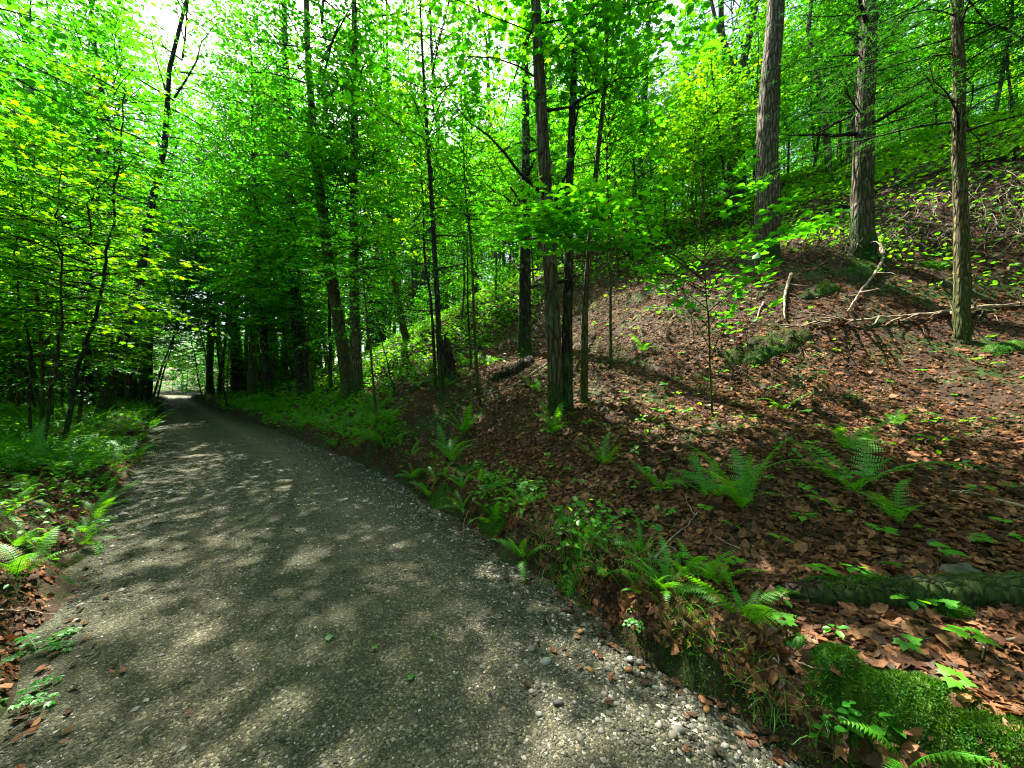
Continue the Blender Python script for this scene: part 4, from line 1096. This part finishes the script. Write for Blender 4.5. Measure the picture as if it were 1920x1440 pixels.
for px, py, s, lb in [(1200, 1249, 0.024, 'round pale grey pebble against the bank'), (1182, 1243, .022, 'dark grey round pebble beside the pale one')]:
    X, Y = gnd(px, py); tag(link('round_pebble', STN[2], None, (X, Y, .022), (0, 0, 1), s), lb, 'pebble')

# low herbs as ground cover
def herb_cover(name, label, seed, n, cond, hmin, hmax, leaf, rmin=3.0, rmax=45, tmin=-62, tmax=60, mat='herb'):
    g = np.random.default_rng(seed)
    x, y = polar(n, rmin, rmax, tmin, tmax, g)
    k = cond(x, y, g); x, y = x[k], y[k]
    h = g.uniform(hmin, hmax, len(x))
    d = g.normal(size=(len(x), 3)); d[:, 2] = g.normal(size=len(x)) * .25
    b = MB(); b.leaves(np.stack([x, y, ground(x, y) + h], 1), d, np.array([0, 0, 1.]) + g.normal(size=(len(x), 3)) * .4, leaf * g.uniform(.6, 1.3, len(x)) * np.clip(np.hypot(x, y) / 9, .7, 2.2), TL)
    tag(link(name, b.mesh(name, [M[mat]])), label, 'ground cover', None, 'stuff')
def c_left(x, y, g):
    dl, dr = road_d(x, y); return (dl > .25) & (g.random(len(x)) < np.clip(.55 + .7 * fbm(x * .5, y * .5, 3, 71), .05, 1) * np.clip((np.hypot(x, y) - 2.5) / 5, .12, 1))
def c_hill(x, y, g):
    dl, dr = road_d(x, y); th = np.degrees(np.arctan2(x, y)); r = np.hypot(x, y)
    clear = sstep(10.5, 14, r) * sstep(8, -4, th)
    far = np.maximum(sstep(13, 18, r), 1.1 * sstep(10, 12.5, r) * sstep(16, 22, th))
    base = .035
    edge = .30 * np.exp(-((dr - .30) / .25) ** 2) * (fbm(x * 1.5, y * 1.5, 2, 74) > -.2)
    return (dr > .15) & (g.random(len(x)) < np.clip(np.maximum(clear, far) * (.6 + .6 * fbm(x * .4, y * .4, 3, 72)) + base * (fbm(x * .8, y * .8, 2, 73) > .2) + edge, 0, 1))
herb_cover('verge_herbs', 'low green herbs filling the flat verge between the ferns', 93, 60000, c_left, .02, .22, .075)
herb_cover('hillside_herbs', 'low green herbs and seedlings spread over the hillside', 94, 150000, c_hill, .02, .26, .08)

# seedlings on the litter
def seedling_mesh(seed, me_t, n, mat):
    g = np.random.default_rng(seed); b = MB()
    b.tube(np.array([[0, 0, -.02], [.01, 0, .06], [.0, .01, .12]]), [.003, .0025, .002], 4, 0)
    a = np.arange(n) * 6.283 / n + g.normal(size=n) * .3
    d = np.stack([np.cos(a), np.sin(a), g.normal(size=n) * .15 - .05], 1)
    b.leaves(np.array([0, .01, .115]) + d * .02, d, np.array([0, 0, 1.]) + g.normal(size=(n, 3)) * .15, g.uniform(.05, .085, n), me_t, 1)
    return b.mesh('seedling', [M['twig'], M[mat]])
SEED = [seedling_mesh(1, TM, 4, 'herb'), seedling_mesh(2, TM, 5, 'maple'), seedling_mesh(3, TL, 6, 'herb'), seedling_mesh(4, TL, 5, 'maple')]
g = np.random.default_rng(95); spots = []
for _ in range(2000):
    if len(spots) >= 110: break
    px, py = g.uniform(1000, 1930), g.uniform(640, 1330)
    p = hit(px, py)
    if on_road(p[0], p[1], .3)[0] or any((p[0] - q[0]) ** 2 + (p[1] - q[1]) ** 2 < .03 for q in spots): continue
    spots.append(p)
    o = link('seedling', SEED[g.integers(4)], None, tuple(p), (g.normal() * .1, g.normal() * .1, g.uniform(0, 6.28)), g.uniform(.6, 1.15))
    tag(o, 'tiny green seedling poking through the brown leaf litter', 'seedling', 'seedlings in the leaf litter')
def bramble(px, py, size, label, stems=4, seed=1):
    g = np.random.default_rng(seed); p = hit(px, py); root = link('bramble', None, None, tuple(p)); tag(root, label, 'plant')
    for k in range(stems):
        a = k * 6.283 / stems + g.normal() * .4; L = size * g.uniform(.7, 1.1); n = 9; q = np.linspace(0, 1, n)
        dh = np.array([math.cos(a), math.sin(a), 0]); C = dh * (L * q)[:, None] * .85 + np.array([0, 0, 1.]) * (L * (.75 * q - .6 * q * q))[:, None]
        b = MB(); b.tube(np.vstack([[0, 0, -.02], C[1:]]), np.linspace(.0025, .001, n), 4); st = link('stem', b.mesh('stem', [M['grass']]), root)
        for j in range(2, n):
            sd = np.array([-math.sin(a), math.cos(a), 0]) * (1 if j % 2 else -1)
            for w in (-.6, 0, .6):
                d = unit(sd * math.cos(w) + dh * (math.sin(w) + .4)); leaf_obj(st, ovate_me, C[j] + d * .006, d, (g.normal() * .2, g.normal() * .2, 1), .042 * size / .25 * g.uniform(.7, 1.1))
for i, (px, py, s, lb) in enumerate([(70, 1225, .26, 'leafy bramble sprig trailing at the left edge of the gravel'), (10, 1335, .22, 'leafy bramble sprig at the near left edge of the gravel'), (165, 985, .26, 'leafy bramble standing on the flat-side bank edge'),
                      (205, 950, .26, 'leafy bramble beside another on the flat-side bank edge'), (1195, 1165, .14, 'pale-leaved violet clump on the bank below the bright fern')]):
    bramble(px, py, s, lb, seed=i)
# tall herb on the moss with opposite leaves
def leafy_stem(px, py, h, n, label, leaf=.05, lean=(0.05, 0)):
    p = hit(px, py); root = link('leafy_plant', None, None, tuple(p)); tag(root, label, 'plant')
    z = np.linspace(-.02, h, 8); P = np.stack([lean[0] * (z / h) ** 2, lean[1] * (z / h) ** 2, z], 1)
    b = MB(); b.tube(P, np.linspace(.003, .0015, 8), 5); link('stem', b.mesh('stem', [M['grass']]), root)
    for k in range(n):
        t = .25 + .75 * (k + 1) / n; c = np.array([np.interp(t * h, z, P[:, q]) for q in range(3)])
        for q in (0, 1):
            a = k * 1.57 + q * math.pi + random.gauss(0, .2)
            leaf_obj(root, ovate_me, c, (math.cos(a), math.sin(a), .1), (random.gauss(0, .2), random.gauss(0, .2), 1), leaf * (1.15 - .5 * t) * random.uniform(.8, 1.2))
leafy_stem(1590, 1400, .20, 7, 'upright leafy stem growing through the big moss cushion', .055, (-.02, -.03))
leafy_stem(1530, 1400, .13, 5, 'smaller leafy stem beside the grass tuft', .045)
leafy_stem(1655, 1400, .12, 3, 'three-tiered broad-leaved stem below the moss cushion', .085)

# grass
def grass_tuft(px, py, n, h, label, spread=.06, flat=False):
    g = np.random.default_rng(int(px)); p = hit(px, py); b = MB()
    for i in range(n):
        a = g.uniform(0, 6.283); L = h * g.uniform(.6, 1.2); lean = g.uniform(.25, .95)
        s = np.linspace(0, 1, 6); o = np.array([g.normal() * spread, g.normal() * spread, 0])
        o[2] = gz(p[0] + o[0], p[1] + o[1]) - p[2] - .01
        dh = np.array([math.cos(a), math.sin(a), 0])
        C = o + dh * (lean * L * s ** 1.6)[:, None] + np.array([0, 0, 1.]) * (L * (s - .75 * lean * s ** 2.6))[:, None]
        sd = np.array([-math.sin(a), math.cos(a), 0]); w = .0022 * (1 - s ** 2 * .95)
        v = np.concatenate([C - sd * w[:, None], C + sd * w[:, None]])
        b.add(v, np.stack([np.arange(5), np.arange(5) + 6, np.arange(5) + 7, np.arange(5) + 1], 1))
    tag(link('grass_tuft', b.mesh('grass_tuft', [M['grass']]), None, tuple(p)), label, 'grass')
grass_tuft(1450, 1330, 46, .22, 'tuft of long grass hanging over the bank beside the moss cushion', .03)
grass_tuft(1045, 1065, 170, .17, 'thick patch of fine long grass on the bank lip', .10)
grass_tuft(1105, 1145, 26, .11, 'small spiky grass tuft below the bright lip fern', .015)
grass_tuft(1085, 1085, 120, .14, 'fine grass spilling over the bank lip downhill of the thick patch', .07)
grass_tuft(1530, 1345, 24, .16, 'thin grass tuft between leafy stems and moss', .03)

# ------------------------------------------------------------------ moss, rocks, logs, dead wood
def moss_cushion(name, label, px, py, rx, ry, h, rot=0, n=5200, cat='moss', seed=1):
    g = np.random.default_rng(seed); p = hit(px, py); b = MB()
    m = 40; u, v = np.meshgrid(np.linspace(-1, 1, m), np.linspace(-1, 1, m))
    cr, sr = math.cos(rot), math.sin(rot)
    def surf(u, v):
        r2 = np.clip(u * u + v * v * (1 + .0 * u), 0, 4)
        lx, ly = u * rx, v * ry
        X = p[0] + lx * cr - ly * sr; Y = p[1] + lx * sr + ly * cr
        lump = .9 + .4 * fbm(X * 9 + seed, Y * 9, 3, 80 + seed)
        hh = h * np.clip(1 - r2 * np.maximum(1.3 + .6 * fbm(X * 4.5, Y * 4.5, 3, 99 + seed), .85), 0, 1) ** .6 * lump * (1 + .3 * vnoise(X * 22, Y * 22, 4))
        return np.stack([X, Y, ground(X, Y) + hh - .035 * (hh <= 0.002)], -1), hh
    S, hs = surf(u, v)
    i = np.arange(m - 1)[:, None] * m; j = np.arange(m - 1)[None, :]
    q = np.stack([i + j, i + j + 1, i + m + j + 1, i + m + j], -1).reshape(-1, 4)
    cm = hs.ravel()[q].max(1) > 0
    b.add(S.reshape(-1, 3) - p, q[cm])
    a = g.uniform(0, 6.283, n); rr = np.sqrt(g.random(n)) * .98
    uu, vv = rr * np.cos(a), rr * np.sin(a)
    P0, hh = surf(uu, vv); e = .02; kk = (hh > .003) & (fbm(P0[:, 0] * 5, P0[:, 1] * 5, 3, 44) > (-.1 if 'mound' in name else -.7))
    du = surf(uu + e, vv)[0] - P0; dv = surf(uu, vv + e)[0] - P0; nr = unit(np.cross(du, dv)); nr[nr[:, 2] < 0] *= -1
    d = unit(nr + g.normal(size=(n, 3)) * .55)
    b.leaves((P0 - p)[kk], d[kk], g.normal(size=(kk.sum(), 3)), g.uniform(.008, .020, kk.sum()) * max(1, p[1] / 5), TMOSS, 1)
    tag(link(name, b.mesh(name, [M['soil'] if 'mound' in name else M['moss'], M['moss']]), None, tuple(p)), label, cat)
TMOSS = (np.array([[0, 0, 0], [.15, .45, 0], [0, 1.15, 0], [-.15, .45, 0]], float), [np.array([[0, 1, 2, 3]])])
moss_cushion('moss_cushion', 'big rounded cushion of dark green moss on the bank shoulder', 1685, 1325, .26, .13, .075, -.6, 12000, seed=1)
moss_cushion('moss_cushion', 'moss cushion running down the near end of the bank in the sun', 1850, 1410, .20, .10, .07, -.6, 7000, seed=2)
moss_cushion('moss_cushion', 'small dark moss hump behind the pale curved stick', 1565, 1250, .13, .09, .06, 0, 3500, seed=3)
moss_cushion('moss_cushion', 'yellowish moss clump beside the mossy log', 1790, 1155, .10, .06, .05, 0, 2500, seed=4)
moss_cushion('moss_cushion', 'moss pad draped over the bank face under the long grass', 1070, 1085, .22, .12, .06, .9, 5500, seed=5)
moss_cushion('moss_cushion', 'moss pad on the bank lip beneath the low fern', 925, 1000, .30, .12, .06, 2.2, 5000, seed=6)
moss_cushion('moss_cushion', 'moss pad on the bank lip beneath the drooping fern', 820, 945, .35, .13, .06, 2.3, 5000, seed=7)
moss_cushion('mossy_boulder', 'small round boulder fully coated in dark moss', 920, 915, .10, .09, .12, 0, 3000, 'rock', seed=8)
moss_cushion('mossy_rock', 'yellow-brown moss-capped rock beside a fern on the slope', 885, 882, .22, .12, .08, .3, 3500, 'rock', seed=9)
moss_cushion('moss_cushion', 'bright sunlit moss mound at the foot of the slender olive-barked tree', 1885, 655, .40, .13, .09, .2, 3500, seed=10)
moss_cushion('moss_cushion', 'bright moss ridge on the slope near the rough-barked tree', 1760, 500, .40, .10, .10, -.3, 3500, seed=11)
moss_cushion('moss_mound', 'mossy mound with grass at the toe of the steep slope', 1430, 655, .80, .30, .15, .1, 7000, seed=12)
moss_cushion('moss_mound', 'mossy hump around the foot of the rough-barked tree', 1600, 500, .6, .4, .15, 0, 6000, seed=13)
moss_cushion('moss_mound', 'moss-covered hump in the hollow above the flat-side bank', 40, 1030, .45, .25, .12, .3, 6000, seed=14)
moss_cushion('moss_cushion', 'lime-green moss clump in the sun near the sunlit fern', 1490, 1215, .06, .05, .06, 0, 1500, seed=15)
moss_cushion('moss_mound', 'low mossy knoll on the upper slope below the crooked tree', 1540, 545, .45, .22, .12, .3, 4500, seed=16)

g = np.random.default_rng(97); b = MB()
x, y = polar(240000, 1.3, 16, -45, 52, g); dl, dr = road_d(x, y)
f = fbm(x * 1.6, y * 1.6, 3, 85) + .5 * fbm(x * 6, y * 6, 2, 86)
k = (dr > .02) & (dr < .6) & (f > -.35 + 1.6 * np.abs(dr - .24))
x, y = x[k], y[k]; nn = gnormal(x, y, .03)
b.leaves(np.stack([x, y, ground(x, y) + .002], 1), unit(nn + g.normal(size=(len(x), 3)) * .6), g.normal(size=(len(x), 3)), g.uniform(.010, .024, len(x)) * np.clip(np.hypot(x, y) / 3, 1, 3), TMOSS)
bg = MB(); xs, ys = polar(60000, 1.6, 16, -45, 50, g); dl, dr = road_d(xs, ys); f = fbm(xs * 1.3, ys * 1.3, 3, 87)
k = (dr > .08) & (dr < .5) & (f > .15 + .8 * np.abs(dr - .28)); xs, ys = xs[k], ys[k]; m_ = len(xs)
dd = g.normal(size=(m_, 3)) * [.6, .6, 0] + np.array([-.25, -.25, .9])
bg.leaves(np.stack([xs, ys, ground(xs, ys)], 1), dd, np.column_stack([g.normal(size=(m_, 2)), np.zeros(m_)]), g.uniform(.06, .17, m_), (np.array([[-.014, 0, 0], [.014, 0, 0], [.010, .55, .06], [0, 1, .28], [-.010, .55, .06]]), [np.array([[0, 1, 2, 4]]), np.array([[4, 2, 3]])]))
tag(link('bank_grass', bg.mesh('bank_grass', [M['grass']])), 'fringe of fine grass along the lip of the road bank', 'grass', None, 'stuff')
tag(link('bank_moss', b.mesh('bank_moss', [M['moss']])), 'patchy dark moss along the eroded lip of the road bank', 'moss', None, 'stuff')
b = MB()
for i in range(260):
    i0 = g.integers(18, 70); p = RP[i0] * (1 - (f0 := g.random())) + RP[i0 + 1] * f0
    if p[1] < 1.2 or p[1] > 16: continue
    t = unit(RP[i0 + 1] - RP[i0]); n2 = np.array([t[1], -t[0]])
    s_ = np.linspace(.34, .02, 6)[:, None]; w = np.cumsum(g.normal(size=(6, 2)) * .02, 0)
    Q = p + n2 * s_ + w; b.tube(np.column_stack([Q, ground(Q[:, 0], Q[:, 1]) + g.uniform(.004, .03)]), np.linspace(g.uniform(.0015, .004), .001, 6), 4)
tag(link('bank_roots', b.mesh('bank_roots', [M['twig']])), 'fine hanging roots on the eroded face of the road bank', 'roots', None, 'stuff')

def rock(px, py, s, lb, flat=.5, sd=3):
    p = hit(px, py); me = stone_mesh(sd, M['pebble'], 3, flat)
    tag(link('rock', me, None, (p[0], p[1], p[2] + s * .1), (.1, .1, random.uniform(0, 6)), s), lb, 'rock')
rock(1748, 1024, .075, 'flat pale rock half buried in sunlit leaves', .4, 3)
rock(1795, 1068, .08, 'flat grey rock in the leaves above the mossy log', .3, 4)
rock(1660, 1098, .05, 'grey stone lying against the upper side of the mossy log', .5, 5)

def log(name, label, pix, D, mat='rotten', moss=True, lift=.6, seed=1, cat='log', moss_n=3000):
    g = np.random.default_rng(seed)
    W = np.array([hit(*q) for q in pix]); base = W[0].copy()
    n = 26; tt = np.linspace(0, len(W) - 1, n)
    P = np.stack([np.interp(tt, np.arange(len(W)), W[:, c]) for c in range(3)], 1)
    P[:, 2] = np.array([gz(a, c) for a, c in P[:, :2]]); ks = np.ones(5) / 5
    P[:, 2] = np.convolve(np.pad(P[:, 2], 2, 'edge'), ks, 'valid') + D * (lift - .5)
    P -= base
    root = link(name, None, None, tuple(base)); tag(root, label, cat)
    rad = D / 2 * np.interp(np.linspace(0, 1, n), [0, .12, 1], [.55, .9, 1.1]) * (1 + .06 * g.normal(size=n))
    b = MB(); b.tube(P, rad, 12, 0, True, .06, g); w = link('wood', b.mesh('wood', [M[mat]]), root)
    if moss:
        b = MB(); k = g.uniform(0, n - 1.001, moss_n); i = k.astype(int); f = (k - i)[:, None]
        c = P[i] * (1 - f) + P[i + 1] * f; t = unit(P[i + 1] - P[i]); sd = unit(np.cross(t, [0, 0, 1.])); up = np.cross(sd, t)
        a = g.normal(size=(moss_n, 1)) * .5
        nr = up * np.cos(a) + sd * np.sin(a); r = (rad[i] * (1 - f[:, 0]) + rad[i + 1] * f[:, 0])[:, None]
        kk = fbm(c[:, 0] * 7, a[:, 0] * 1.5 + 5, 3, 51) > .42
        b.leaves((c + nr * r * .97)[kk], unit(nr + g.normal(size=(moss_n, 3)) * .5)[kk], g.normal(size=(kk.sum(), 3)), g.uniform(.010, .022, kk.sum()), TMOSS)
        link('moss', b.mesh('log_moss', [M['moss']]), root)
    return root
log('mossy_log', 'dark rotting log topped with moss lying across the near slope', [(1475, 1120), (1600, 1124), (1750, 1126), (1990, 1130)], .16, seed=2, moss_n=4500, lift=.75)
log('rotting_log', 'black rotting log end below the branchy tree', [(922, 716), (960, 700), (995, 680)], .28, seed=3, moss_n=1500)
log('rotting_log', 'short dark log in the ferns left of the broken stump', [(770, 735), (800, 722), (822, 715)], .22, seed=4, moss_n=1200)
log('crest_log', 'mossy log lying along the lower crest between the thick tree and the rough-barked tree', [(1455, 440), (1530, 412), (1600, 385)], .26, seed=5, moss_n=2000)
log('distant_log', 'dead log lying in the sunlit clearing', [(680, 672), (720, 664), (775, 652)], .22, mat='dead', moss=False, seed=6)

def stump():
    base = hit(848, 714); g = np.random.default_rng(5)
    root = link('broken_stump', None, None, tuple(base)); tag(root, 'broken dark rotten stump standing beside the young speckled tree', 'stump')
    n = 14; z = np.linspace(-.15, .95, n)
    P = np.stack([-.18 * np.clip(z, 0, 1), 0 * z, z], 1)
    b = MB(); sides = 14
    rad = np.interp(z, [-.15, 0, .25, .9], [.30, .26, .15, .125])
    b.tube(P, rad, sides, 0, True, .07, g)
    link('wood', b.mesh('wood', [M['rotten']]), root)
    b = MB()
    for k in range(9):
        a = k * .7 + g.normal() * .2; c = P[-1] + np.array([math.cos(a), math.sin(a), 0]) * .085
        b.tube(np.array([c - [0, 0, .1], c + [0, 0, g.uniform(.0, .07)], c + [g.normal() * .01, 0, g.uniform(.08, .2)]]), [.04, .03, .004], 5)
    link('splinters', b.mesh('splinters', [M['rotten']]), root)
stump()

def dead_branch(name, label, pix, D, twigs=0, lift=.02, mat='dead', seed=1, tl=.4, arch=0.0, tdir=None):
    g = np.random.default_rng(seed)
    W = np.array([hit(*q) for q in pix]); base = W[0].copy()
    n = 6 * len(W); tt = np.linspace(0, len(W) - 1, n)
    P = np.stack([np.interp(tt, np.arange(len(W)), W[:, c]) for c in range(3)], 1)
    P[1:-1] = (P[:-2] + 2 * P[1:-1] + P[2:]) / 4
    P += np.cumsum(g.normal(size=(n, 3)) * .006, 0) * np.array([1, 1, .2])
    P[:, 2] = np.maximum(P[:, 2], ground(P[:, 0], P[:, 1])) + lift + arch * np.sin(np.linspace(0, math.pi, n))
    root = link(name, None, None, tuple(base)); tag(root, label, 'branch')
    P -= base; L = np.linalg.norm(P[-1] - P[0])
    D *= 1.1; b = MB(); b.tube(P, np.linspace(D / 2, D * .14, n), 7, 0, True, .08, g); link('stem', b.mesh('stem', [M[mat]]), root)
    for k in range(twigs):
        i = g.integers(2, n - 1); c = P[i]; t = unit(P[min(i + 1, n - 1)] - P[i - 1])
        d = unit(t * .6 + (np.array(tdir) if tdir is not None else unit(np.cross(t, [0, 0, 1.])) * (1 if k % 2 else -1)) + g.normal(size=3) * .25)
        l = tl * g.uniform(.4, 1.2); q = np.linspace(0, 1, 6)[:, None]
        Q = c + d * l * q + np.cumsum(g.normal(size=(6, 3)) * .02, 0) * q
        Q[:, 2] = np.maximum(Q[:, 2], ground(Q[:, 0] + base[0], Q[:, 1] + base[1]) - base[2] + .008)
        b = MB(); b.tube(Q, np.linspace(D * .18 + .002, .0015, 6), 4); link('twig', b.mesh('twig', [M[mat]]), root)
    return root
dead_branch('fallen_branch', 'long pale fallen branch with fanned side twigs lying across the slope', [(1990, 572), (1920, 580), (1800, 594), (1700, 604), (1600, 611), (1480, 622)], .08, 26, .07, seed=2, tl=.9, tdir=(-.6, -.9, -.15))
dead_branch('crooked_root', 'crooked whitish root running down from the rough-barked tree', [(1643, 440), (1652, 490), (1640, 520), (1612, 560), (1592, 590)], .07, 4, .06, seed=3)
dead_branch('curved_branch', 'curved bare branch standing on the slope below the thick tree', [(1484, 520), (1468, 560), (1466, 605)], .07, 1, .06, seed=4)
dead_branch('short_branch', 'short bent branch stub next to the curved bare branch', [(1432, 570), (1424, 588), (1422, 605)], .04, 0, .03, seed=5)
dead_branch('broken_branch', 'broken pale branch tip poking out under the twig-covered bank', [(1798, 442), (1750, 438), (1705, 434), (1670, 415)], .08, 5, .18, seed=6)
dead_branch('thin_stick', 'thin pale stick lying beneath the long-arching fern', [(1410, 880), (1500, 878), (1570, 892), (1660, 915)], .014, 1, .02, seed=7)
dead_branch('slanting_stick', 'slanting brown stick on the leaves uphill of the bright lip fern', [(1222, 1062), (1260, 1010), (1312, 955)], .016, 2, .02, seed=8, tl=.15)
dead_branch('curved_stick', 'pale wavy stick lying across the moss on the bank lip', [(1442, 1255), (1490, 1250), (1520, 1258), (1572, 1262)], .012, 0, .025, seed=9)
dead_branch('forked_stick', 'pale stick leaning from the mossy log', [(1655, 1105), (1700, 1120), (1745, 1135)], .010, 1, .045, seed=10, tl=.12)
dead_branch('stout_stick', 'brown stick among the sunlit leaves at the edge of the slope', [(1960, 1205), (1890, 1218), (1812, 1230)], .016, 1, .02, seed=11, tl=.12)
dead_branch('grey_stick', 'grey stick along the slope below the withered fern', [(1960, 965), (1880, 945), (1780, 925)], .03, 3, .02, seed=12, tl=.3)
dead_branch('verge_stick', 'pale thin stick at the left edge of the gravel', [(0, 1148), (40, 1152), (85, 1158)], .012, 1, .02, seed=13, tl=.1)
dead_branch('hanging_root', 'thin pale root hanging down the bank face', [(880, 960), (874, 985), (872, 1005)], .012, 0, .02, seed=14)
dead_branch('leaning_deadwood', 'dead slanting branch lying from the tight clump towards the rotting log', [(1075, 655), (1030, 690), (960, 735), (880, 760)], .05, 4, .12, seed=15)
dead_branch('dark_crest_branch', 'dark branch lying along the crest above the twig-covered bank', [(1990, 290), (1900, 300), (1800, 318), (1700, 345), (1620, 380)], .10, 8, .10, mat='bark_dark', seed=16, tl=1.0, tdir=(-.3, -.8, -.3))

# tangled twigs on the eroded bank and fine twigs on the litter
g = np.random.default_rng(96); b = MB()
for i in range(520):
    px = g.uniform(1480, 1960); lo = np.interp(px, [1500, 1640, 1960], [440, 400, 300]); hi = np.interp(px, [1500, 1700, 1960], [500, 470, 480])
    p = hit(px, g.uniform(lo, hi)); nr = gnormal(np.array([p[0]]), np.array([p[1]]))[0]
    d = unit(np.array([-.9, -.55, -.75]) * g.uniform(.6, 1) + g.normal(size=3) * .5); L = g.uniform(.25, 1.3); q = np.linspace(0, 1, 7)[:, None]
    Q = p + nr * g.uniform(.04, .32) + d * L * (q - .3) + np.cumsum(g.normal(size=(7, 3)) * .018 * L, 0)
    gg = ground(Q[:, 0], Q[:, 1]); Q[:, 2] = np.maximum(Q[:, 2], gg + .005); Q[:, 2] = np.minimum(Q[:, 2], gg + .5)
    b.tube(Q, np.linspace(g.uniform(.003, .011), .0015, 7), 4, 0 if g.random() < .4 else 1)
tag(link('root_tangle', b.mesh('root_tangle', [M['dead'], M['bark']])), 'tangle of thin dead roots and twigs hanging over the steep dark bank', 'dead twigs', None, 'stuff')
b = MB()
for i in range(700):
    x, y = polar(1, 1.7, 14, -8, 56, g); x, y = x[0], y[0]
    if on_road(x, y, .2)[0]: continue
    a = g.uniform(0, 6.28); L = g.uniform(.08, .45); q = np.linspace(-.5, .5, 5)
    X = x + math.cos(a) * L * q + np.cumsum(g.normal(size=5) * .012); Y = y + math.sin(a) * L * q + np.cumsum(g.normal(size=5) * .012)
    b.tube(np.stack([X, Y, ground(X, Y) + g.uniform(.01, .03)], 1), np.linspace(g.uniform(.0015, .0045), .001, 5), 4, 0 if g.random() < .5 else 1)
tag(link('fallen_twigs', b.mesh('fallen_twigs', [M['dead'], M['twig']])), 'fine dead twigs scattered over the leaf litter', 'twigs', None, 'stuff')

# green leaves dropped on the gravel
for px, py, s, lb in [(611, 1213, .05, 'bright green maple leaf lying alone on the gravel'), (810, 1206, .03, 'small green leaf on the gravel towards the pebbles'), (775, 1290, .04, 'dull green leaf lying flat on the near gravel'), (700, 1232, .03, 'yellow fallen leaf on the gravel')]:
    X, Y = gnd(px, py); o = link('fallen_leaf', maple_me['yellow' if 'yellow' in lb else 'maple'], None, (X, Y, float(road_z(np.array([X]), np.array([Y]))[0]) + .016), (.12, .1, random.uniform(0, 6)), s); tag(o, lb, 'leaf')
